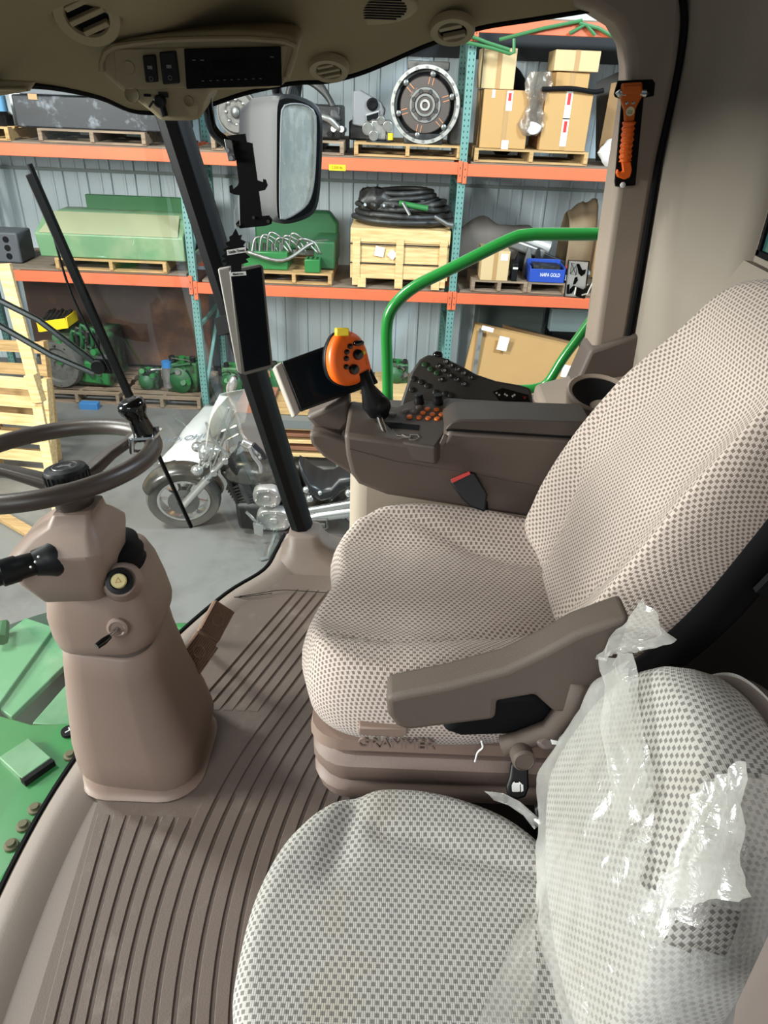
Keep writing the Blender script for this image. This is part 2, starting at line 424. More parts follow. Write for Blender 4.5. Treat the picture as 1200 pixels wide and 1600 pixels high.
# ================================================================== SHOP SHELL
FZ = -2.03                                   # shop floor level
m = M(); m.box((0, 3.0, FZ - .05), (16, 16, .1))
tag(m.build('floor', mat('shop_concrete', '6f6e6b', .55, var=.12, scale=1.5, bump=.2, bscale=40, col2='555350', c2lo=.48, c2hi=.72, c2scale=1.1)), 'grey dusty concrete shop floor under the motorcycle', 'floor', kind='structure')
# corrugated back wall: lower liner, upper liner set forward of it, trim line between
def corr(x0, x1, y, z0, z1, name, mt, lab):
    m = M(); row = []; x = x0
    while x < x1:
        for dx, dy in ((0, 0), (.095, 0), (.105, -.008), (.125, -.008), (.135, 0), (.215, 0), (.227, -.024), (.25, -.024), (.262, 0)):
            row.append((x + dx, y + dy))
        x += .30
    P = [[(px, py, z0) for px, py in row], [(px, py, z1) for px, py in row]]
    top = [(px, y + .05, z1) for px, _ in row]; bot = [(px, y + .05, z0) for px, _ in row]
    m.grid([bot] + P + [top, bot])
    o = m.build(name, mt, smooth=False); tag(o, lab, 'wall', kind='structure'); return o
corr(-8, 7.5, 9.62, FZ, .41, 'wall_back', mat('wall_steel', 'd3dfe5', .45, .1, var=.06, scale=1.2), 'pale blue grey corrugated steel wall behind the lower racks')
corr(-8, 7.5, 9.60, .44, 1.74, 'wall_back_upper', mat('wall_steel_upper', 'bac5ca', .45, .1, var=.06, scale=1.2), 'grey corrugated steel wall behind the upper rack bays')
m = M(); m.box((-.25, 9.585, .425), (15.5, .05, .035)); tag(m.build('trim_1', mat('wall_trim', '8d9896', .5)), 'horizontal metal trim line on the corrugated wall', 'trim', kind='structure')
m = M(); m.box((-.25, 9.62, 1.93), (15.5, .12, .38)); tag(m.build('trim_2', mat('dark_girt', '2a2b2e', .8)), 'dark horizontal girt above the corrugated wall', 'trim', kind='structure')
m = M(); m.box((-.25, 9.66, 3.4), (15.5, .1, 2.56)); tag(m.build('wall_back_top', mat('wall_insulation', 'd9dcdc', .8)), 'white insulated wall above the racks', 'wall', kind='structure')

# ================================================================== CAB SHELL
# headliner: the visible lower rim, rising towards the cab centre
rim = [(-.66, -.35, 1.46), (-.80, .2, 1.44), (-.86, .7, 1.43), (-.87, 1.1, 1.43), (-.82, 1.5, 1.428)]
rim += [tuple(at(60, 131, y=1.76)), tuple(at(150, 148, y=1.92)), tuple(at(215, 172, y=2.03)), tuple(at(300, 168, y=2.10)), tuple(at(380, 143, y=2.13)),
        tuple(at(455, 127, y=2.14)), tuple(at(510, 124, y=2.14)), tuple(at(560, 112, y=2.14)), tuple(at(610, 92, y=2.14)), tuple(at(660, 70, y=2.14)), tuple(at(710, 52, y=2.14)),
        tuple(at(760, 38, y=2.14)), tuple(at(830, 27, y=2.14)), tuple(at(900, 16, y=2.14)), (.55, 2.14, 1.645), (.72, 2.12, 1.66)]
rim = spl(rim, 5)
cc = V((0, .9, 1.5))
def inset(p, d, dz):
    q = V((p.x, p.y, 0)); c = V((max(-.3, min(.3, p.x)), .9, 0)); v = c - q
    v = v.normalized() * min(d, v.length); return V((p.x + v.x, p.y + v.y, p.z + dz))
rows = [[p + V((0, .02, .3)) for p in rim], [p + V((0, .02, .01)) for p in rim], rim]
for d, dz in ((.012, .006), (.05, .03), (.11, .065), (.2, .11), (.32, .15), (.5, .18), (.8, .20)):
    rows.append([inset(p, d, dz) for p in rim])
flat = [V((max(-.2, min(.4, p.x)), .7, 1.70)) for p in rim]
rows.append(flat); rows.append([V((p.x, p.y, 1.95)) for p in flat]); rows.append([p + V((0, .02, .3)) for p in rim])
m = M(); m.grid(rows); m.box((0, .2, 1.85), (1.5, 1.6, .2))
tag(m.build('ceiling', HEAD, ang=60), 'olive beige cab headliner', 'ceiling', kind='structure')
# dotted black band where the glass meets the headliner
m = M(); m.tube([p + V((0, .012, -.004)) for p in rim[6:-8]], .007, 6); tag(m.build('trim_3', BLKM), 'black seal between headliner and glass', 'trim', kind='structure')

# floor mat base and front sill
edge = [(-.62, -.2), (-.70, .3), (-.742, .7), (-.748, .95), (-.728, 1.15), (-.68, 1.38), (-.61, 1.6), (-.50, 1.83), (-.40, 1.97), (-.375, 2.09), (-.36, 2.2)]
edge = [V((x, y, 0)) for x, y in edge]; edge = spl(edge, 5)
m = M(); poly = [p for p in edge] + [V((.75, 2.2, 0)), V((.75, -.2, 0))]
m.prism([p + V((0, 0, -.0)) for p in poly], (0, 0, -.12))
MATC = mat('mat_brown_rubber', '62554e', .55, var=.1, scale=5, bump=.15, bscale=300, col2='80756d', c2lo=.55, c2hi=.85, c2scale=9)
SILL = mat('sill_taupe', '877b73', .5, var=.05, bump=.1, bscale=300)
m.build('cab_floor', mat('cab_floor_taupe', '7c7069', .55, var=.06, bump=.1, bscale=300))
tag(bpy.data.objects['cab_floor'], 'taupe cab floor pan around the ribbed mat', 'floor', kind='structure')
# smooth raised sill that follows the glass
prof = [(0, -.1), (0, .012), (.012, .022), (.045, .02), (.085, .005), (.10, -.004)]
rr = []
for i, p in enumerate(edge):
    t = (edge[min(i + 1, len(edge) - 1)] - edge[max(i - 1, 0)]).normalized(); nrm = V((t.y, -t.x, 0))
    rr.append([p + nrm * d + V((0, 0, z)) for d, z in prof])
m = M(); m.loft(rr, closed=True); tag(m.build('trim_4', SILL, ang=60), 'smooth taupe sill along the foot of the windscreen', 'trim', kind='structure')
m = M(); m.tube([p + V((-.006, .004, .012)) for p in edge], .007, 6); tag(m.build('trim_5', BLKM), 'black glass seal along the front sill', 'trim', kind='structure')

# A pillar
pt, pb = at(268, 180, y=2.16), at(490, 880, y=2.13)
dr = (pb - pt).normalized()
m = M()
sec = [(-.042, .0), (-.036, -.03), (-.01, -.045), (.02, -.04), (.036, -.012), (.04, .03), (-.03, .045)]
def asec(c, k): return [c + V((1, .0, .25)) * (x * k) + V((0, 1, 0)) * (y * k) for x, y in sec]
m.loft([asec(pt - dr * .15, .95), asec(pt, .95), asec(pt.lerp(pb, .5), .98), asec(pb + dr * .05, .85)])
tag(m.build('trim_6', mat('pillar_charcoal', '0b0b0d', .5, spec=.2, bump=.15, bscale=500), bev=.004), 'dark charcoal windscreen pillar leaning across the window', 'pillar', kind='structure')
# pillar foot cover
b0 = at(480, 925, y=2.06)
rings = []
for z, cx, cy, hx, hy in ((0, -.235, 2.08, .15, .115), (.018, -.245, 2.09, .125, .1), (.04, -.262, 2.1, .080, .085), (.065, -.272, 2.11, .062, .07), (.092, -.277, 2.115, .055, .06), (.096, -.277, 2.115, .048, .052)):
    rings.append([V((cx + x, cy + y, z + .04 * x)) for x, y in rrect(hx, hy, min(hx, hy) * .6, 5)])
m = M(); m.loft(rings); tag(m.build('trim_7', FOOT, ang=60), 'taupe moulded foot cover at the pillar base', 'trim', kind='structure')

# glass: windscreen (curved, leaning) and right side window
top = []; bot = []
for p in edge: bot.append(p + V((-.012, .006, .0)))
tr = [(-.74, -.3, 1.5), (-.86, .3, 1.5), (-.93, .7, 1.5), (-.945, 1.0, 1.5), (-.93, 1.25, 1.5), (-.885, 1.5, 1.5), (-.82, 1.75, 1.5), (-.74, 1.97, 1.48), (-.68, 2.06, 1.46), (-.665, 2.12, 1.44), (-.65, 2.19, 1.43)]
top = resamp(spl(tr, 5), len(bot), False)
GL = glass('clear_glass', (.95, .98, .97), .035)
P = []
for k in range(13):
    t = k / 12; P.append([b.lerp(a, t) + V((-.06 * math.sin(math.pi * t), 0, 0)) for a, b in zip(top, bot)])
m = M(); m.grid(P); o = m.build('window_1', GL, ang=0, solid=.005); tag(o, 'curved clear windscreen ahead of the steering wheel', 'window', kind='structure')
WY = 2.20
m = M(); m.prism([(-.30, WY, .02), (.66, WY, .02), (.64, WY, 1.66), (.2, WY, 1.62), (-.1, WY, 1.52), (-.62, WY, 1.46)], (0, .005, 0))
tag(m.build('window_2', GL, smooth=False), 'clear right side cab window with a green handrail outside', 'window', kind='structure')

# B pillar panel, frames the right window
pz = [(.40, 1.632), (.455, 1.622), (.51, 1.598), (.545, 1.56), (.563, 1.51), (.575, 1.43), (.58, 1.25), (.588, 1.06), (.60, .85), (.61, .63), (.715, .63), (.705, .84), (.683, 1.3), (.683, 1.52), (.672, 1.60), (.655, 1.70), (.40, 1.70)]
m = M(); m.prism([(x, 2.075, z) for x, z in pz], (0, .13, 0))
tag(m.build('trim_8', TRIM, bev=.022, seg=4), 'taupe moulded panel framing the rear edge of the side window', 'pillar', kind='structure')
m = M(); m.prism([(x, 2.16, z) for x, z in [(.56, .60), (.60, .80), (.78, .88), (.78, .2), (.3, .2), (.3, .58), (.45, .585)]], (0, .04, 0))
tag(m.build('trim_9', DTRIM, bev=.01), 'dark taupe sill panel below the side window', 'trim', kind='structure')
pz = [(.555, .655), (.59, .80), (.735, .86), (.735, .60), (.42, .60), (.50, .625)]
m = M(); m.prism([(x, 2.055, z) for x, z in pz], (0, .12, 0)); tag(m.build('trim_10', DTRIM, bev=.02, seg=3), 'dark taupe corner piece at the foot of the rear pillar', 'trim', kind='structure')
# black seam line + rear wall
m = M(); m.tube(spl(ats([(1060, -30), (1068, 10), (1068, 60), (1052, 150), (1030, 250), (1008, 380), (985, 510), (972, 580)], y=2.075), 4), .009, 8); tag(m.build('trim_11', BLKM), 'black seal between pillar panel and rear wall', 'trim', kind='structure')
REAR = mat('rear_wall_taupe', '8b8176', .75, bump=.2, bscale=500, var=.04)
m = M(); m.box((.80, .85, .40), (.06, 2.3, .84)); tag(m.build('trim_18', mat('shaded_rear_lower', '2b2624', .6, spec=.2), bev=.01), 'dark taupe lower rear panel behind the seats, darkened for shade', 'panel', kind='structure')  # dark taupe panel, colour deepened to carry the shade behind the seats
m = M(); m.box((.83, 1.86, 1.25), (.06, .60, .95)); m.box((.83, .9, 1.72), (.06, 2.5, .2)); m.box((.83, -.15, 1.2), (.06, .4, .95)); m.box((.83, .75, .86), (.06, 1.6, .2))
tag(m.build('wall_rear', REAR), 'taupe rear cab wall behind the operator seat', 'wall', kind='structure')
# moulded rear panel in front of it with a recess around the rear window
rr = []
for z, dx in ((.2, .035), (.63, .02), (.85, .008), (1.3, -.016), (1.52, -.016), (1.60, -.025), (1.72, -.05)):
    pl = [(.703, 2.16), (.703, 2.09), (.710, 2.06), (.722, 2.035), (.738, 1.98), (.748, 1.85), (.752, 1.74), (.755, 1.69), (.763, 1.665), (.790, 1.645), (.87, 1.64), (.87, 2.16)]
    rr.append([V((x + dx * (1 if y > 1.7 else .3) if x < .8 else x, y, z)) for x, y in pl])
m = M(); m.loft(rr); m.prism([(.757, .2, .8), (.757, 1.70, .8), (.757, 1.70, 1.10), (.765, 1.68, 1.13), (.775, 1.66, 1.145), (.775, .2, 1.145)], (.05, 0, 0))
tag(m.build('trim_12', REAR, ang=60), 'moulded taupe rear corner panel behind the operator seat', 'panel', kind='structure')
m = M(); m.box((.802, .95, 1.3), (.02, 1.5, .74)); tag(m.build('trim_13', REAR, bev=.006), 'recessed taupe surround of the rear window', 'trim', kind='structure')
m = M(); m.box((.790, .95, 1.40), (.008, 1.31, .45)); tag(m.build('window_3', mat('teal_rear_glass', '2f5654', .08, var=.05)), 'dark teal rear cab window', 'window', kind='structure')
m = M(); m.box((.787, .95, 1.168), (.014, 1.34, .012)); m.box((.787, .95, 1.632), (.014, 1.34, .012)); m.box((.787, 1.612, 1.40), (.014, .012, .47)); tag(m.build('trim_14', BLKM), 'black frame of the rear window', 'trim', kind='structure')
# cup holder shelf behind the console
m = M()
c = at(885, 628, y=1.97)
m.prism([(.46, 2.15, .655), (.46, 1.82, .635), (.72, 1.80, .69), (.72, 2.15, .745)], (0, 0, -.10))
o = m.build('trim_15', TRIM, bev=.015, seg=3); tag(o, 'taupe side shelf behind the console', 'trim', kind='structure')
# pedestal under the console and rear inner wall below
m = M(); m.prism([(-.10, 1.70, .0), (-.10, 1.74, .55), (.7, 1.74, .62), (.7, 1.70, .0)], (0, .40, 0)); tag(m.build('trim_16', mat('pedestal_beige', 'a89a8a', .55, bump=.1, bscale=400), bev=.05, seg=4), 'beige side housing below the console', 'trim', kind='structure')
# near door sill post at the lower right corner
p = at(1185, 1570, y=.30)
m = M(); m.prism(ats([(1140, 1640), (1150, 1570), (1215, 1430), (1260, 1400), (1260, 1640)], y=.30), ray(1190, 1560) * .06); tag(m.build('trim_17', mat('door_post_beige', 'a3958a', .6)), 'pale beige door edge beside the instructor seat', 'trim', kind='structure')
# ================================================================== FLOOR MAT
mt = thing('floor_mat', 'brown ribbed rubber floor mat running from the steering column to the pillar foot', 'mat', (-.2, 1.0, 0))
m = M(); L_, R_ = [], []
for i in range(33):
    y = .0 + 1.96 * i / 32
    L_.append(V((max(-.645, min(-.59 - .1 * (y - .6), 9)) if y < 1.05 else -.645 + .30 * (y - 1.05) ** 1.3, y, .001))); R_.append(V((.62, y, .001)))
m.loft([[a, b, b + V((0, 0, .008)), a + V((0, 0, .008))] for a, b in zip(L_, R_)])
m.build('mat_base', MATC, mt, ang=50)
A_ = lambda y: -.42 + (.42 * (y - .82) ** 2 if y < 1.3 else .0968 + .39 * (y - 1.3))
B_ = lambda y: -.567 - .138 * (y - .6)
def fx(k, y):
    if k >= 6: return A_(y) + (k - 6) * (.0335 + .004 * max(0, y - .6))
    t = (6 - k) / 6; far = A_(y) - .034 * (6 - k)
    return A_(y) * (1 - t) + B_(y) * t if y < 1.1 else far
for k in range(0, 30):
    spans = [(.02, 1.88)]
    if k < 6: spans = [(.02, 1.015), (1.34, 1.88)]
    for y0, y1 in spans:
        rr = []; N_ = int((y1 - y0) / .045) + 2
        for i in range(N_ + 1):
            y = y0 + (y1 - y0) * i / N_; x = fx(k, y); tw = fx(k + 1, y) - x - .005
            if x > .6: break
            h = .014 if 0 < i < N_ else .010
            rr.append([V((x, y, .008)), V((x + .003, y, h)), V((x + tw - .003, y, h)), V((x + tw, y, .008))])
        if len(rr) > 2:
            m = M(); m.loft(rr); m.build('rib', MATC, mt, ang=50)
# ================================================================== STEERING COLUMN
sc_ = thing('steering_column', 'taupe steering column with lever stalk standing on the cab floor', 'steering column', (-.53, 1.2, .012))
def ring(cx, cy, z, rx, ry, tx=0, ty=0, r=.6, k=6): return [V((cx + x, cy + y, z + tx * x + ty * y)) for x, y in rrect(rx, ry, min(rx, ry) * r, k)]
CY = 1.2
def rs(l, tx=0, ty=0, r=.6): return [ring(cx, CY, z, rx, ry, tx, ty, r) for z, cx, rx, ry in l]
m = M(); m.loft(rs([(.012, -.556, .150, .150), (.016, -.556, .144, .144), (.028, -.556, .138, .138), (.07, -.555, .136, .136), (.10, -.555, .132, .134)])); m.build('floor_boot', COL, sc_, ang=50)
m = M(); m.loft(rs([(.072, -.553, .138, .142), (.085, -.554, .145, .148), (.15, -.561, .139, .143), (.252, -.572, .121, .126), (.368, -.577, .104, .112), (.425, -.576, .098, .106), (.43, -.576, .09, .1)], -.10, .18)); m.build('lower_shroud', COL, sc_, ang=50)
m = M(); m.loft(rs([(.42, -.575, .092, .100), (.46, -.575, .094, .102)], -.05, .1)); m.build('shroud_seam', DTRIM, sc_, ang=50)
m = M(); m.loft(rs([(.425, -.574, .098, .106), (.432, -.575, .106, .112), (.455, -.577, .112, .113), (.50, -.582, .109, .111), (.561, -.584, .098, .100), (.595, -.582, .085, .085), (.605, -.582, .07, .07)], .05, .05)); m.build('middle_shroud', COL, sc_, ang=50)
m = M(); m.lathe([(.03, 0), (.062, 0), (.07, .012), (.066, .022), (.07, .034), (.064, .044), (.064, .06), (.03, .065)], (-.555, 1.19, .575), (-.12, .0, 1), 28); m.build('tilt_bellows', BLKM, sc_, ang=50)
up = [(.572, -.590, 1.13, .050, .050), (.58, -.594, 1.13, .062, .062), (.635, -.600, 1.125, .082, .078), (.69, -.595, 1.12, .087, .082), (.70, -.595, 1.12, .087, .082), (.728, -.583, 1.12, .062, .06), (.742, -.572, 1.12, .044, .044), (.765, -.566, 1.12, .036, .036)]
m = M(); m.loft([ring(cx, cy, z, rx, ry, .10, 0, .3) for z, cx, cy, rx, ry in up]); m.build('upper_shroud', COL, sc_, bev=.003, ang=45)
# turn stalk towards the viewer's left
s0, s1 = at(80, 872, y=1.06), at(-60, 915, y=.97)
d = (s1 - s0).normalized()
m = M(); m.lathe([(0, -.03), (.034, -.03), (.036, 0), (.03, .012), (.024, .03), (0, .03)], s0, d, 24); st = m.build('turn_stalk', BLK, sc_, ang=40)
m = M(); m.lathe([(0, .02), (.021, .02), (.022, .055), (.0245, .058), (.0245, .085), (.021, .088), (.022, .13), (.024, .133), (.024, .165), (.018, .17), (.018, .3), (0, .3)], s0, d, 24); m.build('twist_switch', BLK, st, ang=40)
for k, (u, v) in enumerate(((55, 878), (48, 886), (25, 888), (20, 896), (60, 870))):
    p = at(u, v, y=1.01); m = M(); m.ball(p, .0022, 6); m.build('switch_mark', WHT, st)
# hazard button
bo = at(187, 908, y=1.085); bn = V((.25, -.75, .6)).normalized()
m = M(); m.lathe([(0, -.06), (.040, -.06), (.034, -.01), (.03, 0), (0, 0)], bo, bn, 24); m.build('button_boss', COL, sc_, ang=50)
m = M(); m.lathe([(0, 0), (.026, 0), (.025, .012), (.017, .014), (.0165, .008), (0, .008)], bo, bn, 24); hb = m.build('hazard_switch', BLK, sc_, ang=40)
m = M(); m.lathe([(0, .005), (.0145, .005), (.014, .024), (.0125, .027), (0, .027)], bo, bn, 24); m.build('hazard_button', CRM, hb, ang=40)
fa, fb, fn = frame(bn)
m = M(); tri = [bo + bn * .0275 + fa * (.006 * math.cos(a)) + fb * (.006 * math.sin(a)) for a in (math.pi / 2, math.pi * 7 / 6, math.pi * 11 / 6)]
m.tube(tri, .0006, 5, closed=True); m.build('triangle_mark', RED, hb)
p = at(146, 918, y=1.098); m = M(); m.lathe([(0, 0), (.004, 0), (.004, .003), (0, .001)], p, (.1, -1, .2), 12); m.build('screw_hole', BLKM, sc_)
# tilt lever
lo = at(184, 980, y=1.09)
m = M(); m.lathe([(0, -.01), (.021, -.01), (.021, .006), (.016, .008), (.012, .004), (0, .004)], lo, (.1, -.95, .2), 20); tl = m.build('tilt_lever', COL, sc_, ang=40)
m = M(); m.tube([lo + V((.0, -.004, 0)), at(172, 993, y=1.05), at(158, 1006, y=1.03)], [.0045, .004, .006], 10); m.build('lever_rod', CHR, tl)
m = M(); m.tube([at(172, 994, y=1.047), at(162, 1002, y=1.035), at(151, 1010, y=1.022)], [.005, .0075, .0065], 10); m.build('lever_tip', BLKG, tl)

# ================================================================== STEERING WHEEL
sw = thing('steering_wheel', 'dark brown steering wheel with spinner knob on top of the column', 'steering wheel', (-.555, 1.125, .85))
wc = V(at(76, 720, y=1.14)); wn = V((-.10, .085, .985)).normalized(); wa, wb, _ = frame(wn, (0, 1, 0))
R_W = .185
def wp(ang, r=R_W, h=0): return wc + (wa * math.cos(ang) + wb * math.sin(ang)) * r + wn * h
# rim with finger bumps
pts = []; rs = []
for i in range(96):
    a = 2 * math.pi * i / 96; pts.append(wp(a)); rs.append(.0165)
m = M(); m.tube(pts, rs, 14, closed=True); rim_o = m.build('rim', WHEEL, sw, ang=0)
def ang_of(p):
    q = V(p) - wc; return math.atan2(q.dot(wb), q.dot(wa))
hubc = at(110, 762, y=1.13)
a1 = ang_of(pp(214, 676, wc, wn)); 
for a in (a1, a1 + 2.15, a1 - 2.0):
    e = wp(a, R_W - .008, -.004); s = hubc + (e - hubc).normalized() * .03; 
    mid = s.lerp(e, .5) + wn * .004
    rr = []
    for q, wd, th in ((s, .040, .024), (mid, .030, .018), (s.lerp(e, .85), .026, .018), (e, .026, .02)):
        d = (e - s).normalized(); sd = d.cross(wn).normalized(); nn = sd.cross(d)
        rr.append([q + sd * x + nn * y for x, y in rrect(wd / 2, th / 2, th * .4, 4)])
    m = M(); m.loft(rr); m.build('spoke', WHEEL, sw, ang=50)
m = M(); m.lathe([(0, -.035), (.034, -.035), (.036, -.01), (.04, .0), (.042, .012), (0, .012)], hubc, wn, 28); m.build('hub', WHEEL, sw, ang=40)
hc = hubc + wn * .012
m = M(); 
prof = [(0, 0), (.036, 0), (.0375, .004)]
m.lathe([(0, 0), (.037, 0), (.0385, .004), (.0385, .022), (.036, .028), (.026, .031), (.0255, .0305), (0, .0305)], hc, wn, 36); hb = m.build('hub_cap', BLK, sw, ang=35)
for i in range(24):
    a = 2 * math.pi * i / 24; q = hc + (wa * math.cos(a) + wb * math.sin(a)) * .0385
    m = M(); m.bar(q + wn * .004, q + wn * .021, .004, .003, (wa * math.cos(a) + wb * math.sin(a))); m.build('grip_ridge', BLK, hb)
m = M(); m.tube([hc + wn * .031 + (wa * math.cos(t) + wb * math.sin(t)) * .0215 for t in [2 * math.pi * i / 32 for i in range(32)]], .0006, 5, closed=True); m.build('emblem_ring', STL, hb)
deer = [(-.012, -.001), (-.007, .004), (0, .004), (.005, .006), (.006, .010), (.009, .012), (.0085, .0085), (.013, .0075), (.0105, .005), (.008, .002), (.012, -.001), (.014, -.004), (.0095, -.002), (.005, -.001), (-.002, -.001), (-.006, -.004), (-.011, -.0085), (-.008, -.003)]
m = M(); ea = (RT - wn * RT.dot(wn)).normalized(); eb = wn.cross(ea)
m.prism([hc + wn * .0306 + ea * x + eb * y for x, y in deer], wn * .0008); m.build('leaping_deer_emblem', STL, hb, smooth=False)
# spinner knob
kp = wp(ang_of(pp(226, 692, wc, wn)), R_W - .010)
m = M(); m.box(kp + wn * .016, (.05, .05, .005), Matrix((wa, wb, wn)).transposed()); m.tube([kp + wn * .016 + V((-.02, -.02, 0)), kp + V((-.024, -.022, -.01)), kp - wn * .022], .006, 8); kb = m.build('spinner_clamp', CHR, sw)
for dx in (-.018, .018):
    m = M(); m.cyl(kp + wn * .012 + wa * dx + wb * .012, kp + wn * .027 + wa * dx + wb * .012, .005, n=10); m.build('clamp_bolt', STL, kb)
m = M(); m.cyl(kp - wn * .03, kp - wn * .014, .006, n=8); m.ball(kp - wn * .03 + V((.008, -.008, 0)), .007, 6); m.build('clamp_bolt', STL, kb)
ka = V((-.30, .0, 1)).normalized(); KS = .95
m = M(); m.lathe([(r_, h_ * KS) for r_, h_ in [(0, 0), (.020, 0), (.0205, .01), (.018, .035), (.018, .044), (.0215, .052), (.0255, .060), (.0265, .069), (.0245, .077), (.018, .082), (.012, .082), (0, .080)]], kp + wn * .010, ka, 28); m.build('spinner_knob', BLKG, sw, ang=40)

# ================================================================== BRAKE PEDALS
PEDM = mat('pedal_worn_brown', '715645', .6, var=.2, scale=30)
def pedal(px, lab, arm_to):
    pl = pps(px, at(320, 1000, x=-.44), (.72, -.28, .62)); c = sum(pl, V()) / 4
    t = thing('brake_pedal', lab, 'pedal', c, group='paired brake pedals')
    n = V((.72, -.28, .62)).normalized(); m = M(); m.prism(pl, -n * .016); pd = m.build('pedal_pad', PEDM, t, bev=.004)
    a = pl[1] - pl[0]; b = pl[3] - pl[0]
    m = M()
    for i in range(13):
        f = .06 + .88 * i / 12
        m.bar(pl[0] + b * f + a * .05 + n * .001, pl[0] + b * f + a * .95 + n * .001, .0035, .004, n)
    m.build('tread', PEDM, pd)
    m = M(); m.tube([c + n * .002 + (a.normalized() * math.cos(t_) + b.normalized() * math.sin(t_)) * .016 for t_ in [2 * math.pi * i / 20 for i in range(20)]], .0022, 6, closed=True); m.build('tread_ring', PEDM, pd)
    m = M(); m.tube([c - n * .016, c - n * .04 + V((-.0, 0, -.02)), V(arm_to)], .011, 8); m.build('pedal_arm', BLKM, t)
pedal([(311, 984), (337, 936), (368, 956), (342, 1004)], 'farther of the two worn brake pedals beside the steering column', (-.55, 1.60, .02))
pedal([(276, 1030), (309, 986), (341, 1004), (312, 1056)], 'nearer of the two worn brake pedals beside the steering column', (-.56, 1.40, .02))

# ================================================================== OPERATOR SEAT
FB = FABO
os_ = thing('operator_seat', 'operator seat in beige checked fabric with black shell and left armrest', 'seat', (.15, 1.22, .016))
ox = [(-.135, .985), (-.150, 1.05), (-.140, 1.12), (-.118, 1.19), (-.108, 1.25), (-.115, 1.31), (-.118, 1.35), (-.10, 1.40), (-.04, 1.455), (.06, 1.48), (.2, 1.485), (.33, 1.475), (.43, 1.43), (.46, 1.22), (.44, 1.0), (.35, .93), (.2, .895), (.04, .89), (-.06, .905), (-.115, .94)]
def hcush(a, b):
    y = b - 1.22; x = a
    s = (.068 if y > 0 else .042) * sm(abs(y), .13, .26) + .012 * sm(-x, -.05, .12) - .018 * sm(x, .05, .35)
    yy = abs(y); line = .215 - .10 * sm(x, .0, .35) * 1.0
    s -= .009 * math.exp(-((yy - line) / .012) ** 2)
    return s
q = pillow(ox, (0, 0, 0), (1, 0, 0), (0, 1, 0), (0, 0, 1), [(.90, .405), (.955, .412), (.985, .435), (1.0, .465), (.997, .492), (.975, .518), (.945, .532), (.91, .540)], [.87, .83, .79, .75, .7, .65, .6, .54, .48, .42, .35, .28, .2, .12, .05], hcush, 150)
q.build('seat_cushion', FB, os_, ang=0)
m = M()
m.loft([[V((cx + .15, 1.22 + cy, z)) for cx, cy in rrect(hx, hy, .06, 5)] for z, hx, hy in ((.37, .25, .29), (.385, .275, .315), (.41, .272, .312))]); m.build('cushion_pan', COL, os_, ang=40)
tl = math.radians(25); BO = V((.44, 1.215, .60)); BA = V((0, -1, 0)); BB = V((math.sin(tl), 0, math.cos(tl))); BN = V((-math.cos(tl), 0, math.sin(tl)))
ob = [(.22, -.10), (.265, -.03), (.285, .06), (.29, .16), (.28, .26), (.265, .36), (.245, .45), (.22, .53), (.18, .595), (.11, .63), (0, .64), (-.11, .63), (-.18, .595), (-.22, .53), (-.245, .45), (-.265, .36), (-.28, .26), (-.29, .16), (-.285, .06), (-.265, -.03), (-.22, -.10), (0, -.12)]
ob = [(a * .905, b) for a, b in ob]
def hback(a, b):
    y = abs(a); wdt = 1 - .55 * sm(b, .3, .55)
    s = .055 * sm(y, .12, .25) * wdt + .02 * math.exp(-((b - .18) / .16) ** 2) * (1 - sm(y, .1, .2)) + .02 * math.exp(-((b - .55) / .07) ** 2) * (1 - sm(y, .1, .25))
    line = .215 - .12 * sm(-b, -.25, .1)
    s -= .007 * math.exp(-((y - line) / .010) ** 2) * (1 - sm(b, .28, .42))
    return s
q = pillow(ob, BO, BA, BB, BN, [(.93, -.055), (.985, -.05), (1.0, -.03), (1.0, .0), (.985, .025), (.955, .042), (.92, .050)], [.88, .84, .8, .75, .7, .64, .58, .5, .42, .34, .26, .18, .1, .04], hback, 150)
q.build('backrest', FB, os_, ang=0)
q = pillow([(a * 1.0, b * 1.0 - .01) for a, b in ob], BO, BA, BB, BN, [(.80, -.135), (.93, -.13), (.985, -.11), (1.01, -.075), (1.005, -.035), (.98, -.025)], [.8, .5, .2], lambda a, b: 0, 100)
q.build('backrest_shell', BLK, os_, ang=0)
p0 = V(BO) + BA * .268 + BB * .22 - BN * .085; m = M(); m.prism([p0, p0 + BB * .09, p0 + BB * .09 - BN * .03, p0 - BN * .03], (0, -.012, 0)); m.build('shell_badge', BLKM, os_)
# suspension base with bellows folds
def bring(z, hx, hy): return [V((.15 + x, 1.22 + y, z)) for x, y in rrect(hx, hy, .07, 5)]
BEL = mat('bellows_brown', '77655d', .55, bump=.15, bscale=400, var=.05)
m = M(); m.loft([bring(.235, .20, .26), bring(.24, .245, .305), bring(.258, .262, .322), bring(.285, .268, .327), bring(.296, .262, .322), bring(.302, .252, .312), bring(.310, .262, .322), bring(.33, .27, .328), bring(.355, .27, .328), bring(.372, .255, .315), bring(.378, .2, .26)]); sb = m.build('suspension_bellows', BEL, os_, ang=35)
m = M(); m.loft([[V((.15 + x, 1.22 + y, z)) for x, y in rrect(.2, .26, .03, 3)] for z in (.05, .24)]); m.box((.15, 1.0, .04), (.5, .05, .05)); m.box((.15, 1.44, .04), (.5, .05, .05)); m.build('seat_rails', BLK, os_, bev=.004)
o_ = at(630, 1161, y=.884); m = M(); m.prism(ats([(560, 1137), (636, 1139), (637, 1148), (625, 1153), (560, 1149)], y=.880), (0, .02, 0)); m.build('front_lip', COL, os_, bev=.003)
text('GRAMMER', .030, o_ + V((-.012, -.002, -.0)), (1, 0, 0), (0, .05, 1), BEL, sb, 'raised_lettering', .0025)
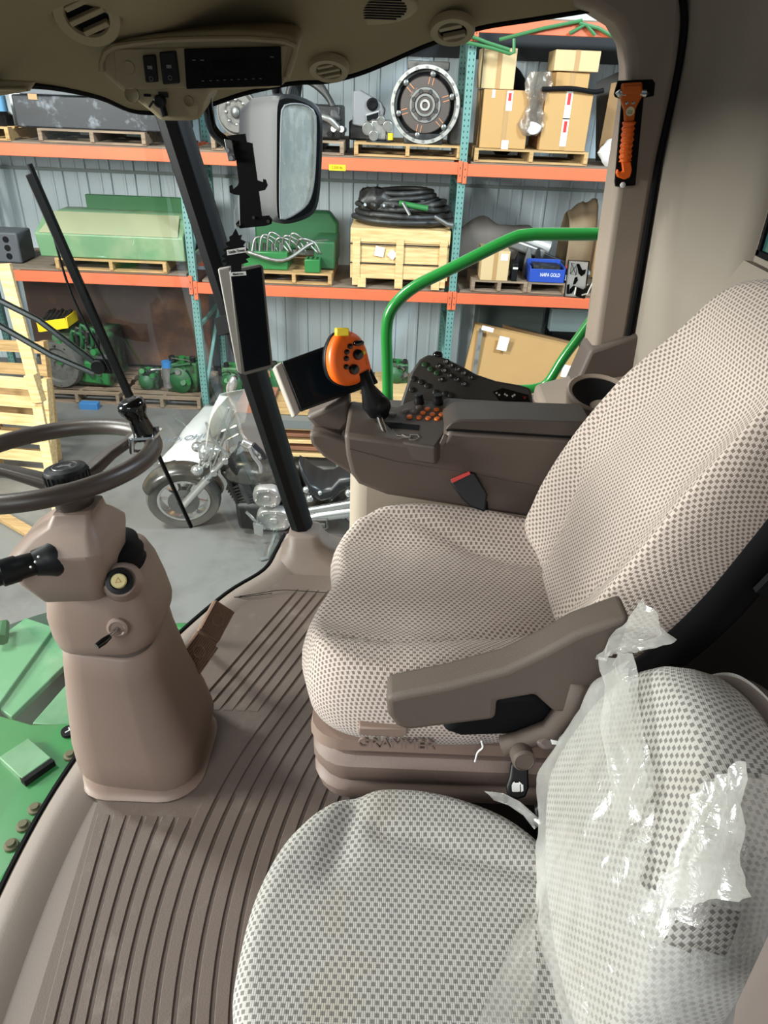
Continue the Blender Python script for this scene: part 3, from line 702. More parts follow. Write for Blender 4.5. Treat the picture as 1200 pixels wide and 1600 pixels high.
# left armrest
al = [(603, 1092), (606, 1120), (620, 1138), (640, 1143), (775, 1126), (777, 1098), (835, 1088), (866, 1116), (935, 1112), (962, 1040), (984, 975), (985, 962), (955, 972), (900, 992), (850, 1020), (790, 1048), (700, 1072), (630, 1086)]
m = M(); m.prism(ats(al, y=.845), (0, .06, 0)); m.build('armrest', ARM, os_, bev=.014, seg=4)
m = M(); m.prism(ats([(775, 1092), (840, 1088), (870, 1110), (850, 1140), (790, 1150), (720, 1152), (690, 1142)], y=.875), (0, .05, 0)); m.build('armrest_pivot', BLKM, os_, bev=.01)
m = M(); m.tube(ats([(905, 1060), (890, 1105), (860, 1140), (810, 1158), (785, 1166)], y=.86), [.024, .022, .02, .018, .018], 10); m.build('armrest_bracket', ARM, os_, ang=0)
kc = at(814, 1176, y=.84)
m = M(); m.lathe([(0, 0), (.020, 0), (.02, .022), (.016, .026), (.0155, .024), (0, .024)], kc, (0.05, -1, .25), 24); m.build('armrest_knob', ARM, os_, ang=40)
fp = pps([(800, 1192), (826, 1192), (827, 1232), (822, 1246), (808, 1250), (795, 1245), (792, 1230), (797, 1215)], at(810, 1215, y=.835), (.05, -.75, .66))
ln = V((.05, -.75, .66)).normalized(); m = M(); m.prism(fp, -ln * .016); lv = m.build('slide_lever', BLK, os_, bev=.004)
q0 = at(807, 1231, y=.79); la, lb, _ = frame(ln)
q0 = pp(806, 1231, at(810, 1215, y=.835) + ln * .0012, ln)
m = M(); m.prism([q0 + la * x + lb * y for x, y in rrect(.007, .0065, .002, 3)], ln * .001); m.prism([q0 + la * x + lb * y for x, y in ((.009, -.007), (.013, -.005), (.013, .005), (.009, .007))], ln * .001); m.prism([q0 + V((0, 0, .012)) + la * x + lb * y for x, y in ((-.008, 0), (-.004, .003), (-.004, .001), (.004, .001), (.004, .003), (.008, 0), (.004, -.003), (.004, -.001), (-.004, -.001), (-.004, -.003))], ln * .001); m.build('slide_icon', WHT, lv, smooth=False)
fp = pps([(838, 1160), (858, 1143), (905, 1140), (915, 1160), (905, 1172), (850, 1172)], at(870, 1158, y=.84), (.05, -.7, .7)); ln = V((.05, -.7, .7)).normalized()
m = M(); m.prism(fp, -ln * .02); lv = m.build('recline_lever', DTRIM, os_, bev=.005)
q0 = pp(871, 1157, at(870, 1158, y=.84) + ln * .0012, ln); la, lb, _ = frame(ln)
m = M(); m.prism([q0 + la * x + lb * y for x, y in ((-.012, .002), (-.010, -.006), (.004, -.008), (.010, .011), (.006, .012), (.001, -.001))], ln * .001); m.build('recline_icon', WHT, lv, smooth=False)
# buckle on its stalk
bn_ = V((-.1, -.85, .5)); bo_ = at(735, 765, y=1.455)
m = M(); m.prism(pps([(702, 752), (728, 737), (742, 738), (762, 772), (758, 800), (735, 792), (722, 780)], bo_, bn_), -bn_.normalized() * .02); bk = m.build('belt_buckle', BLK, os_, bev=.004)
m = M(); m.prism(pps([(704, 749), (733, 736), (736, 741), (707, 755)], bo_ + bn_.normalized() * .002, bn_), -bn_.normalized() * .018); m.build('buckle_release', RED, bk, bev=.001)
m = M(); m.bar(at(752, 785, y=1.472), (.26, 1.475, .45), .03, .006, (0, 1, 0)); m.build('buckle_strap', BLKM, bk)
m = M(); m.box((.36, 1.46, .46), (.12, .05, .10)); m.tube([(.28, 1.47, .50), (.33, 1.475, .49), (.38, 1.47, .50)], .008, 8); m.build('seat_mechanism', BLKM, os_, bev=.004)
# ================================================================== CONSOLE
cs = thing('armrest_console', 'taupe operator console with orange buttons, keypad and joystick beside the seat', 'console', (.15, 1.6, .5))
side = ats([(537, 678), (541, 715), (548, 742), (560, 758), (605, 775), (700, 790), (840, 812), (880, 815), (912, 686), (880, 684), (702, 673), (692, 689), (680, 699), (610, 688)], y=1.49)
m = M(); m.prism(side, (0, .21, -.0)); bd = m.build('console_body', PLA, cs, bev=.012, seg=3)
m = M(); m.tube(ats([(546, 702), (620, 722), (700, 735), (840, 760)], y=1.489), .0016, 6); m.build('body_crease', DTRIM, cs)
# lid box with padded top
x0, x1 = at(688, 690, y=1.485).x, .50
lidp = ats([(694, 674), (700, 666), (706, 660), (718, 656), (800, 656), (925, 660), (920, 683), (880, 682), (702, 671)], y=1.484)
m = M(); m.prism(lidp, (0, .115, -.002)); m.build('storage_lid', LID, cs, bev=.010, seg=4)
m = M(); m.tube(ats([(698, 673), (702, 672), (800, 677.5), (915, 685)], y=1.4845), .0022, 6); m.build('lid_gap', BLKM, cs)
m = M(); m.box(at(693, 688, y=1.484), (.012, .006, .03), rotm(0, 18, 0)); m.build('lid_latch', DTRIM, cs, bev=.002)
# button deck
dn = V((-.12, -.12, 1)).normalized(); dk0 = at(620, 668, y=1.56)
deck = pps([(539, 676), (610, 688), (680, 699), (700, 671), (730, 650), (735, 628), (645, 624), (608, 640)], dk0, dn)
m = M(); m.prism(deck, -dn * .05); m.build('button_deck', LID, cs, bev=.006, seg=3)
da, db, _ = frame(dn)
def disc(u, v, r, h, m_, nm, par, asp=1.0, o=None, n=None):
    o = dk0 if o is None else o; n = dn if n is None else n
    c = pp(u, v, o, n); a, b, _ = frame(n); q = M()
    R = []
    for k, hh in ((1, -.002), (1, h * .6), (.85, h), (.3, h * 1.1)): R.append([c + n * hh + (a * math.cos(t) * asp + b * math.sin(t)) * r * k for t in [2 * math.pi * i / 16 for i in range(16)]])
    q.loft(R); return q.build(nm, m_, par, ang=50)
OB = [(668, 640), (682, 641), (696, 642), (661, 646), (676, 648), (690, 648), (640, 652), (655, 653), (669, 654), (683, 655)]
for u, v in OB: disc(u, v, .0072, .004, ORG, 'orange_button', cs)
for u, v in ((634, 643), (648, 644), (655, 637), (702, 636)): disc(u, v, .0085, .004, DTRIM, 'grey_button', cs)
disc(613, 648, .010, .003, DTRIM, 'grey_button', cs)
for u, v in ((655, 630), (685, 631)):
    c = pp(u, v, dk0, dn); m = M(); m.lathe([(0, 0), (.0125, 0), (.0125, .012), (.011, .014), (.011, .024), (.009, .026), (0, .026)], c, dn, 20); m.build('dial_knob', BLK, cs, ang=40)
# joystick slot and shift mark
sl = pps([(560, 663), (600, 676), (612, 674), (612, 668), (655, 672), (655, 664), (615, 660), (565, 656)], dk0 + dn * .0012, dn)
m = M(); m.prism(sl, -dn * .001); m.build('gate_slot', BLKM, cs, smooth=False)
mk = [[(619, 680), (640, 683)], [(622, 685), (640, 683), (640, 687), (648, 687), (655, 683), (652, 679), (641, 679), (641, 683)], [(628, 679), (634, 682)]]
m = M()
for l in mk: m.tube(pps(l, dk0 + dn * .002, dn), .0007, 5)
m.build('shift_pattern_mark', mat('etched_grey', '9a9086', .6), cs)
# joystick
jb = pp(602, 678, dk0, dn) ; js = at(588, 640, y=1.60)
m = M(); m.tube([jb - dn * .02, jb, js], .0075, 10); jy = m.build('control_handle', CHR, cs)
jt = at(568, 590, y=1.60)
m = M(); m.tube([at(601, 652, y=1.60), at(594, 641, y=1.60), at(584, 628, y=1.60), at(575, 606, y=1.60), at(566, 580, y=1.60)], [.012, .030, .031, .017, .016], 16); m.build('hand_grip', BLK, jy, ang=0)
m = M(); m.ball(at(592, 634, y=1.595), (.029, .026, .028), 10); m.build('palm_rest', BLK, jy, ang=0)
hn = V((.45, -.84, .28)).normalized(); hc = at(546, 559, y=1.60)
hp = pps([(527, 522), (545, 517), (560, 524), (570, 540), (577, 565), (579, 578), (570, 592), (558, 600), (540, 603), (522, 594), (514, 575), (513, 553), (518, 535)], hc, hn)
def hull(pl, n, lv):
    pl = resamp(spl(pl, 6, True), 40); c = sum(pl, V()) / 40; q = M()
    q.loft([[c + (p - c) * k + n * h for p in pl] for k, h in lv]); return q
hull(hp, hn, [(.75, -.032), (.93, -.026), (1.0, -.014), (1.0, -.004), (.97, .004), (.88, .010), (.7, .013), (.4, .014), (.1, .014)]).build('orange_head', ORG2, jy, ang=0)
hull([p + (p - hc) * .05 for p in hp], hn, [(.8, -.04), (.97, -.034), (1.0, -.024), (.98, -.016), (.9, -.014)]).build('rear_shell', BLK, jy, ang=0)
def hdisc(u, v, r, nm, m_, h=.008, asp=1): return disc(u, v, r, h, m_, nm, jy, asp, hc + hn * .011, hn)
for u, v, r in ((546, 541, .0065), (541, 550, .0065), (540, 560, .0065), (540, 573, .0065)): hdisc(u, v, r, 'thumb_button', BLKG)
hdisc(558, 554, .0125, 'hydraulic_dial', BLKG, .012); hdisc(552, 577, .0125, 'hydraulic_dial', BLKG, .012)
hdisc(559, 536, .007, 'speed_rocker', BLKG, .009, 2.0)
hdisc(567, 551, .0055, 'yellow_thumb_switch', YEL, .007)
yn = (hn + V((0, 0, 1.5))).normalized(); yc = at(534, 519, y=1.605)
m = M(); m.box(yc, (.030, .020, .014), Matrix((RT, hn.cross(RT).normalized(), hn)).transposed()); m.build('yellow_top_button', YEL, jy, bev=.003)
m = M(); m.tube(pps([(560, 563), (564, 559), (572, 561), (572, 566), (574, 570)], hc + hn * .0125, hn), .0006, 5); m.build('animal_outline', mat('etched_orange', '7a3a10', .6), jy)
# dark keypad panel standing behind the deck
kn = V((-.10, -.80, .60)).normalized(); k0 = at(730, 612, y=1.78)
kp_ = pps([(620, 655), (628, 622), (642, 580), (655, 561), (668, 553), (690, 556), (720, 570), (745, 584), (775, 594), (815, 601), (830, 606), (835, 640), (800, 650)], k0, kn)
m = M(); m.prism(kp_, -kn * .04); kd = m.build('keypad_panel', mat('keypad_dark', '2f2a26', .5, bump=.08, bscale=500), cs, bev=.008, seg=3)
KB = mat('key_dark', '191716', .4); KGN = mat('key_green', '1d3a1f', .4)
keys = [(698, 565), (706, 571), (716, 577), (726, 583), (737, 590), (686, 572), (695, 579), (704, 587), (715, 593), (726, 600), (690, 593), (664, 570), (673, 577), (683, 583), (646, 592), (658, 597), (668, 603), (644, 609), (681, 613), (696, 615), (705, 618)]
KI = mat('key_white_icon', 'c9c6c0', .5)
ka_, kb_, _ = frame(kn)
for i, (u, v) in enumerate(keys):
    ko = disc(u, v, .0075, .003, KGN if i in (11, 12, 13) else KB, 'key', kd, 1.15, k0, kn)
    c = pp(u, v, k0, kn) + kn * .0036
    if i < 11:
        m = M(); t = i % 3
        if t == 0: m.tube([c + ka_ * .0025 * math.cos(a) + kb_ * .0025 * math.sin(a) for a in [i_ * math.pi / 5 for i_ in range(10)]], .0005, 4, closed=True)
        elif t == 1: m.bar(c - ka_ * .0025, c + ka_ * .0025, .0012, .0008, kn); m.bar(c - kb_ * .0025, c + kb_ * .0025, .0012, .0008, kn)
        else: m.bar(c - ka_ * .002 - kb_ * .002, c + ka_ * .002 + kb_ * .002, .0012, .0008, kn); m.bar(c + ka_ * .002 + kb_ * .002, c + ka_ * .002 - kb_ * .001, .001, .0008, kn)
        m.build('key_icon', KI, ko, smooth=False)
sp_ = pps([(770, 612), (785, 606), (825, 617), (828, 628), (780, 626)], k0 + kn * .0015, kn)
m = M(); m.prism(sp_, -kn * .001); kx = m.build('climate_keys', BLKG, kd, smooth=False)
m = M()
for u, v in ((776, 614), (780, 617), (789, 616), (792, 618), (801, 619), (804, 617)):
    c = pp(u, v, k0 + kn * .002, kn); m.bar(c - ka_ * .003, c + ka_ * .003, .0012, .0006, kn); m.bar(c - kb_ * .003, c + kb_ * .003, .0012, .0006, kn)
m.build('key_icon', KI, kx, smooth=False)
m = M(); c = pp(820, 621, k0 + kn * .002, kn); m.tube([c + ka_ * .004 * math.cos(a) + kb_ * .004 * math.sin(a) for a in (-math.pi / 2, math.pi / 6, math.pi * 5 / 6)], .0008, 4, closed=True); m.build('warning_key_icon', RED, kx)
m = M(); m.ball(pp(684, 553, k0, kn) - kn * .01, (.014, .012, .012), 8); m.build('rotary_dial', BLKG, kd)
m = M(); m.prism(pps([(712, 655), (722, 622), (740, 624), (790, 632), (800, 650)], k0 + kn * .0015, kn), -kn * .001); m.build('lower_key_strip', BLKG, kd, smooth=False)
m = M(); m.box((.18, 1.80, .62), (.42, .10, .18)); m.build('keypad_support', PLA, cs, bev=.02)
# monitor bracket
a0 = at(500, 690, y=1.66)
m = M(); m.prism(ats([(482, 678), (500, 676), (545, 690), (560, 700), (560, 755), (548, 742), (505, 715), (486, 695)], y=1.62), (0, .09, .0)); m.build('monitor_arm', PLA, cs, bev=.01, seg=3)
m = M(); m.prism(ats([(476, 652), (545, 622), (548, 660), (535, 678), (510, 676), (492, 668)], y=1.66), (0, .07, 0)); m.build('monitor_bracket', PLA, cs, bev=.012, seg=3)

# tilted monitor on the console arm
mn = V((.30, -.82, .50)).normalized(); mo = at(505, 600, y=1.66)
md = thing('console_monitor', 'tilted touchscreen monitor with pale bezel on the console arm behind the joystick', 'monitor', mo)
face = pps([(440, 565), (520, 536), (563, 545), (578, 596), (470, 643)], mo, mn)
face = pps([(440, 565), (517, 537), (556, 527), (592, 598), (470, 643)], mo, mn)
m = M(); m.prism(face, -mn * .012); m.build('front_frame', mat('monitor_black', '101318', .3), md, bev=.004, seg=3)
bez = [p - mn * .010 + (p - mo) * .02 for p in face]
m = M(); m.prism(pps([(428, 572), (441, 564), (470, 643), (460, 652)], mo - mn * .002, mn), -mn * .036); m.build('side_bezel', mat('pale_bezel', 'b6ada4', .5), md, bev=.005, seg=3)
m = M(); m.prism([p + (mo - p) * .04 for p in bez], -mn * .03); m.build('rear_housing', mat('pale_bezel', 'b6ada4', .5), md, bev=.006)
m = M(); m.prism(pps([(450, 568), (545, 534), (577, 594), (476, 631)], mo + mn * .001, mn), -mn * .0012); m.build('screen', mat('screen_glow_off', '171e24', .15, spec=.3), md, smooth=False)

# tall display on the pillar
tn = V((.12, -.98, .12)).normalized(); to_ = at(395, 500, y=1.90)
td = thing('pillar_display', 'tall dark touchscreen with grey edge mounted upright on the charcoal pillar', 'monitor', to_)
m = M(); m.prism(pps([(358, 424), (364, 420), (405, 413), (411, 417), (426, 570), (422, 576), (384, 586), (376, 583)], to_, tn), -tn * .012); m.build('front_frame', mat('display_rim', '6b6660', .4), td, bev=.003)
m = M(); m.prism(pps([(340, 420), (360, 417), (378, 586), (370, 580)], to_ - tn * .004, tn), -tn * .03); m.build('side_bezel', mat('grey_bezel', 'a39d97', .45), td, bev=.004, seg=3)
m = M(); m.prism([p - tn * .013 + (to_ - p) * .05 for p in pps([(358, 424), (405, 413), (424, 572), (378, 584)], to_, tn)], -tn * .025); m.build('rear_housing', mat('display_back', '3a3836', .5), td, bev=.004)
m = M(); m.prism(pps([(361, 427), (408, 417), (423, 570), (382, 581)], to_ + tn * .001, tn), -tn * .0012); sc2 = m.build('screen', SCREEN, td, smooth=False)
m = M(); m.prism(pps([(367, 440), (403, 433), (417, 555), (385, 565)], to_ + tn * .0016, tn), -tn * .0006); m.build('inactive_picture_area', mat('screen_area', '050507', .1, spec=.12), td, smooth=False)
m = M(); m.bar(at(378, 500, y=1.94), at(350, 510, y=2.06), .05, .05); m.build('display_mount', BLKM, td)

# black mounting pole and bracket plate hanging from the overhead console
pb_ = thing('bracket_pole', 'black bent pole with a notched mounting plate hanging under the radio console', 'bracket', at(340, 180, y=1.86))
m = M(); m.tube(spl(ats([(322, 140), (325, 170), (330, 195), (338, 210), (350, 220), (362, 232), (366, 250)], y=1.88), 5), .0125, 12); m.build('pole', BLKG, pb_)
m = M(); m.prism(ats([(350, 217), (362, 219), (368, 252), (357, 252)], y=1.865), (0, .006, 0)); cl = m.build('clamp_plate', STL, pb_, bev=.001)
for u, v in ((355, 235), (361, 247)):
    m = M(); m.cyl(at(u, v, y=1.866), at(u, v, y=1.858), .005, n=8); m.build('clamp_screw', CHR, cl)
pl_ = [(354, 212), (383, 209), (385, 222), (394, 224), (402, 282), (411, 285), (411, 280), (415, 281), (418, 290), (414, 297), (404, 299), (409, 338), (420, 337), (425, 343), (424, 350), (415, 353), (375, 357), (368, 350), (375, 342), (374, 305), (366, 304), (359, 301), (358, 291), (362, 289), (364, 296), (371, 290), (373, 285), (366, 225)]
m = M(); m.prism(ats(pl_, y=1.87), (0, .006, 0)); pp_ = m.build('mount_plate', BLKM, pb_, smooth=False)
for u, v in ((396, 340), (372, 352), (419, 346)):
    m = M(); m.cyl(at(u, v, y=1.871), at(u, v, y=1.867), .004, n=10); m.build('plate_hole', GRYM, pp_)
# air freshener
af = thing('air_freshener', 'black tree shaped air freshener hanging from the bracket plate', 'air freshener', at(367, 388, y=1.84))
tr_ = [(368, 357), (373, 368), (378, 367), (376, 374), (384, 378), (380, 384), (388, 390), (383, 395), (391, 402), (384, 405), (388, 410), (377, 413), (377, 425), (361, 427), (361, 414), (352, 415), (355, 411), (345, 409), (352, 404), (346, 400), (353, 395), (348, 390), (356, 386), (352, 380), (359, 376), (358, 370), (363, 367)]
m = M(); m.prism(ats(tr_, y=1.84), (0, .003, 0)); m.build('tree_card', BLKM, af, smooth=False)
m = M(); m.prism(ats([(354, 391), (384, 386), (385, 394), (355, 399)], y=1.8385), (0, .001, 0)); lb = m.build('name_label', WHT, af, smooth=False)
q0 = at(369.5, 392.5, y=1.838); q1 = at(383, 390, y=1.838) - at(355, 394.5, y=1.838); text('Little Trees', .0092, q0, q1, (0, 0, 1), BLKM, lb, depth=.0003, squeeze=.95)
m = M(); m.prism(ats([(358, 426), (384, 424), (385, 430), (359, 432)], y=1.8375), (0, .001, 0)); lb = m.build('scent_label', WHT, af, smooth=False)
q0 = at(371.5, 428, y=1.837); text('Black Ice', .0075, q0, at(384, 427, y=1.837) - at(359, 429, y=1.837), (0, 0, 1), BLKM, lb, depth=.0003)
m = M(); m.tube(ats([(368, 358), (366, 330), (372, 308), (375, 352)], y=1.842), .0006, 5); m.build('string', WHT, af)

# ================================================================== OVERHEAD CONSOLE
oc = thing('overhead_console', 'beige overhead console with radio and rocker switches above the pillar', 'console', at(310, 110, y=1.80))
OY = 1.74
hp_ = [(156, 102), (160, 84), (172, 70), (200, 60), (245, 53), (300, 49), (360, 47), (420, 49), (455, 56), (466, 66), (465, 82), (452, 118), (441, 136), (420, 139), (330, 142), (318, 162), (314, 186), (300, 190), (250, 190), (238, 178), (215, 160), (185, 138), (165, 120)]
m = M(); m.prism(ats(hp_, y=OY), (-.02, .26, .04)); m.build('housing', OVER, oc, bev=.010, seg=4)
m = M(); m.tube(ats([(158, 112), (158, 98), (164, 82), (178, 73), (210, 68), (260, 63), (320, 61), (390, 61), (445, 65), (461, 72), (461, 82), (448, 122)], y=OY - .002), .006, 8); m.build('rim', OVER, oc)
m = M(); m.prism(ats([(176, 76), (452, 70), (438, 134), (196, 140), (182, 128)], y=OY - .003), (0, .01, 0)); m.build('face_panel', OVER, oc, bev=.003)
m = M(); m.prism(ats([(287, 76), (438, 72), (440, 134), (291, 139)], y=OY - .010), (0, .012, 0)); ra = m.build('radio', BLKM, oc, bev=.002)
m = M(); m.prism(ats([(332, 96), (402, 94), (402, 108), (333, 110)], y=OY - .0115), (0, .002, 0)); m.build('radio_display', SCREEN, ra, smooth=False)
for i, u in enumerate((317, 329, 340, 351, 362, 373, 384, 396, 407)):
    m = M(); m.box(at(u, 125 - i * .45, y=OY - .0105), (.009, .003, .005)); m.build('radio_key', BLKM, ra)
m = M(); 
for i, u in enumerate((317, 329, 340, 351, 362, 373, 384, 396, 407)): m.box(at(u, 126.5 - i * .45, y=OY - .0121), (.005, .0006, .0012))
for u, v in ((303, 94), (316, 94), (425, 89)): m.box(at(u, v, y=OY - .0105), (.007, .0006, .0014))
m.build('radio_markings', mat('radio_print', '6f6f70', .5), ra, smooth=False)
for u, v in ((421, 97), (421, 111), (414, 104), (428, 104)):
    m = M(); m.lathe([(0, 0), (.004, 0), (.0036, .002), (0, .002)], at(u, v, y=OY - .0105), (0, -1, 0), 12); m.build('radio_key', BLKM, ra)
m = M(); m.lathe([(0, 0), (.009, 0), (.008, .004), (0, .004)], at(312, 113, y=OY - .0105), (0, -1, 0), 20); m.build('volume_dial', BLKM, ra, ang=40)
for l, nm in (([(222, 86), (242, 85), (246, 128), (227, 129)], 'rocker_switch'), ([(248, 81), (274, 79), (280, 130), (254, 132)], 'rocker_switch')):
    m = M(); m.prism(ats(l, y=OY - .012), (0, .013, 0)); rs_ = m.build(nm, BLK, oc, bev=.003)
    m = M(); c = sum(ats(l, y=OY - .0125), V()) / 4
    m.tube([c + V((.004 * math.cos(a), 0, -.018 + .004 * math.sin(a))) for a in [i * math.pi / 5 for i in range(10)]], .0006, 4, closed=True); m.box(c + V((0, 0, .002)), (.010, .0006, .006)); m.build('switch_icon', mat('radio_print', '6f6f70', .5), rs_, smooth=False)
m = M(); m.lathe([(0, 0), (.0125, 0), (.012, .0015), (0, .0015)], at(201, 106, y=OY - .004), (0, -1, 0), 24); m.build('blank_plug', OVER, oc, ang=40)
for u, v, r in ((206, 148, .016), (295, 158, .010)):
    m = M(); m.lathe([(0, 0), (r, 0), (r * .95, .002), (r * .8, .001), (0, .001)], at(u, v, y=OY - .001), (0, -1, 0), 20); m.build('round_recess', mat('recess_beige', '75684f', .6), oc, ang=40)
m = M(); m.box(at(230, 149, y=OY - .002), (.014, .004, .005)); m.build('slot', BLKM, oc)
m = M(); c = at(251, 158, y=OY); m.lathe([(0, -.01), (.0125, -.01), (.0125, .012), (.009, .014), (.008, .012), (0, .012)], c, (0, -1, 0), 20); m.tube([c + V((.004, -.006, -.01)), c + V((.008, -.008, -.028))], .007, 8); m.tube([c + V((-.012, -.012, .0)), c + V((-.022, -.014, -.012))], .0025, 6); m.box(c + V((.008, .0, .012)), (.02, .01, .01)); m.build('latch_knob', BLK, oc)

# round vents
def vent(u, v, y, n, r, lab, k, flip):
    n = V(n).normalized(); c = at(u, v, y=y); a, b, _ = frame(n)
    t = thing('air_vent', lab, 'air vent', c, group='round headliner vents'); q = M()
    q.lathe([(r * .62, .002), (r * .66, .008), (r * .95, .009), (r, .004), (r, -.01), (r * .6, -.012)], c, n, 30); q.build('vent_ring', OVER, t, ang=50)
    q = M(); q.lathe([(0, -.004), (r * .62, -.004), (r * .62, -.014), (0, -.014)], c, n, 24); q.build('vent_bowl', BLKM, t)
    for i in range(k):
        s = (i - (k - 1) / 2) / k * 1.25 * r; hw = math.sqrt(max(.0001, (.6 * r) ** 2 - s * s))
        d1 = (a + b * flip).normalized(); d2 = n.cross(d1)
        q = M(); q.bar(c + d2 * s - d1 * hw + n * .003, c + d2 * s + d1 * hw + n * .003, .004 + .30 * r / k, .012, n); q.build('vent_blade', OVER, t, bev=.0015)
vent(136, 22, 1.62, (.15, -.75, -.65), .062, 'large round headliner vent at the front corner with two wide blades', 3, .5)
vent(514, 107, 2.085, (.0, -.5, -.9), .050, 'small round headliner vent right of the radio console', 3, .4)
vent(707, 46, 2.085, (0, -.5, -.9), .055, 'small round headliner vent above the side window top beside the rack post', 2, .4)
# speaker grille
gn = V((0, -.45, -.9)).normalized(); gc = at(566, 4, y=1.94); ga, gb, _ = frame(gn)
sg = thing('speaker_grille', 'oval slotted speaker grille in the headliner', 'speaker', gc)
ov = [gc + ga * .125 * math.cos(t) + gb * .07 * math.sin(t) for t in [2 * math.pi * i / 40 for i in range(40)]]
hull(ov, gn, [(1.0, -.02), (1.0, .004), (.97, .008), (.85, .009), (.4, .009), (.05, .009)]).build('grille_plate', OVER, sg, ang=50)
for i in range(9):
    s = (-.038 + i * .0095); hw = .10 * math.sqrt(max(.05, 1 - (s / .06) ** 2))
    q = M(); q.bar(gc + gb * s - ga * hw + gn * .0095, gc + gb * s + ga * hw + gn * .0095, .0035, .003, gn); q.build('slot', BLKM, sg, smooth=False)
# sun visor, far left
m = M(); m.prism([at(-40, 122, y=1.62), at(54, 127, y=1.62), at(44, 142, y=1.62), at(-40, 156, y=1.62)], (0, .012, 0)); vs = thing('sun_visor', 'folded beige sun visor above the windscreen', 'sun visor', at(10, 138, y=1.63))
m.build('visor_panel', OVER, vs, bev=.004)
m = M(); m.tube([at(-40, 141, y=1.612), at(42, 139, y=1.612)], .004, 8); m.build('visor_fold', HEAD, vs)

# ================================================================== EMERGENCY HAMMER
HY = 2.06
cu = thing('cup_holder', 'taupe moulded cup holder in the side shelf behind the console', 'cup holder', (.62, 1.93, .70))
m = M(); m.lathe([(.085, -.06), (.095, .0), (.088, .006), (.078, 0), (.07, -.06), (0, -.07)], (.60, 1.92, .72), (.0, -.25, 1), 32); m.build('holder_rim', TRIM, cu, ang=50)
m = M(); m.lathe([(0, -.062), (.0705, -.058), (.0765, -.002), (0, -.055)], (.60, 1.92, .72), (0, -.25, 1), 32); m.build('holder_well', BLKM, cu)
eh = thing('emergency_hammer', 'orange emergency hammer in a black holder on the rear pillar panel', 'hammer', at(985, 210, y=HY))
m = M(); m.prism(ats([(966, 126), (1020, 124), (1024, 130), (1022, 150), (1006, 153), (993, 290), (962, 292), (961, 284), (972, 155), (962, 152), (960, 147)], y=HY + .012), (0, .010, 0)); m.build('holder', BLKM, eh, bev=.002)
head = [(973, 130), (1004, 128), (1005, 150), (998, 162), (994, 170), (991, 190), (977, 191), (976, 172), (972, 160), (970, 150)]
m = M(); m.prism(ats(head, y=HY - .008), (0, .018, 0)); m.build('hammer_head', ORG, eh, bev=.004, seg=3)
m = M(); m.prism(ats([(974, 134), (1003, 132), (1004, 146), (972, 148)], y=HY - .013), (0, .01, 0)); m.build('head_band', ORG, eh, bev=.004)
m = M(); hl = ats([(983, 190), (981, 205), (980, 220), (978, 235), (977, 252)], y=HY); hl = resamp(hl, 29, False)
m.tube(hl, [.0155 + .0018 * math.sin(i * 1.6) for i in range(29)], 12); m.build('handle', ORG2, eh, ang=0)
m = M(); m.prism(ats([(972, 253), (986, 252), (988, 266), (985, 277), (976, 281), (966, 277), (963, 270), (966, 264), (969, 270), (974, 268)], y=HY - .006), (0, .014, 0)); m.build('belt_cutter', ORG2, eh, bev=.003)
for u, d in ((971, -1), (1005, 1)):
    m = M(); c = at(u, 146, y=HY); m.lathe([(0, -.01), (.009, -.01), (.009, .006), (0, .016)], c, (d, 0, 0), 14); m.build('steel_tip', CHR, eh, ang=40)
for u in (980, 990):
    m = M(); m.lathe([(0, 0), (.0045, 0), (.003, .002), (0, .002)], at(u, 161, y=HY - .0085), (0, -1, 0), 12); m.build('rivet', CHR, eh)
m = M(); c = at(984.5, 174, y=HY - .0085); m.lathe([(0, 0), (.0105, 0), (.0105, .0012), (0, .0012)], c, (0, -1, 0), 20); bdg = m.build('test_badge', mat('badge_cream', 'e8dfb4', .5), eh, ang=30)
text('GS', .011, c + V((0, -.0014, -.002)), (1, 0, -.05), (0, 0, 1), BLKM, bdg, depth=.0002)
m = M(); m.lathe([(0, 0), (.0075, 0), (.007, .003), (.004, .0045), (0, .005)], at(973, 289, y=HY + .011), (0, -1, 0), 16); m.build('holder_screw', WHT, eh)

# warning decal on the side window
wd = thing('window_decal', 'white warning decal with black pictograms on the rear corner of the side window', 'decal', at(902, 437, y=2.195))
m = M(); m.tube(ats([(888.5, 406.5), (920.5, 408.5), (913.5, 466), (881.5, 463.5)], y=2.196), .002, 4, closed=True); m.build('decal_border', BLKM, wd, smooth=False)
m = M(); m.prism(ats([(889.5, 408), (919, 410), (912.5, 464), (883, 461.5)], y=2.195), (0, .002, 0)); m.build('decal_field', vinyl('decal_white', 'ecebe9'), wd, smooth=False)
m = M()
for l in ([(893, 411), (902, 413), (900, 430), (891, 428)],): m.tube(ats(l, y=2.194), .0008, 4, closed=True)
m.tube(ats([(893, 411), (900, 430)], y=2.194), .0008, 4); m.tube(ats([(902, 413), (891, 428)], y=2.194), .0008, 4)
for l in ([(901, 412), (905, 412), (910, 422), (916, 421), (914, 428), (908, 432), (904, 427)], [(898, 434), (902, 432), (903, 438), (899, 444), (895, 445)], [(886, 445), (890, 444), (889, 460), (885, 459)], [(890, 452), (896, 446), (898, 452), (893, 459), (889, 459)]): m.prism(ats(l, y=2.194), (0, .0006, 0))
m.build('pictogram', BLKM, wd, smooth=False)
m = M(); m.prism(ats([(897, 447), (912, 453), (926, 441), (929, 444), (915, 462), (912, 467), (900, 463)], y=2.185), (0, .008, 0)); m.build('clip_base', BLK, wd, smooth=False)
m = M(); m.tube(ats([(900, 449), (898, 460)], y=2.183), .0025, 6); m.tube(ats([(909, 461), (918, 459), (926, 442)], y=2.183), .0025, 6); m.build('clip_rim', WHT, wd)
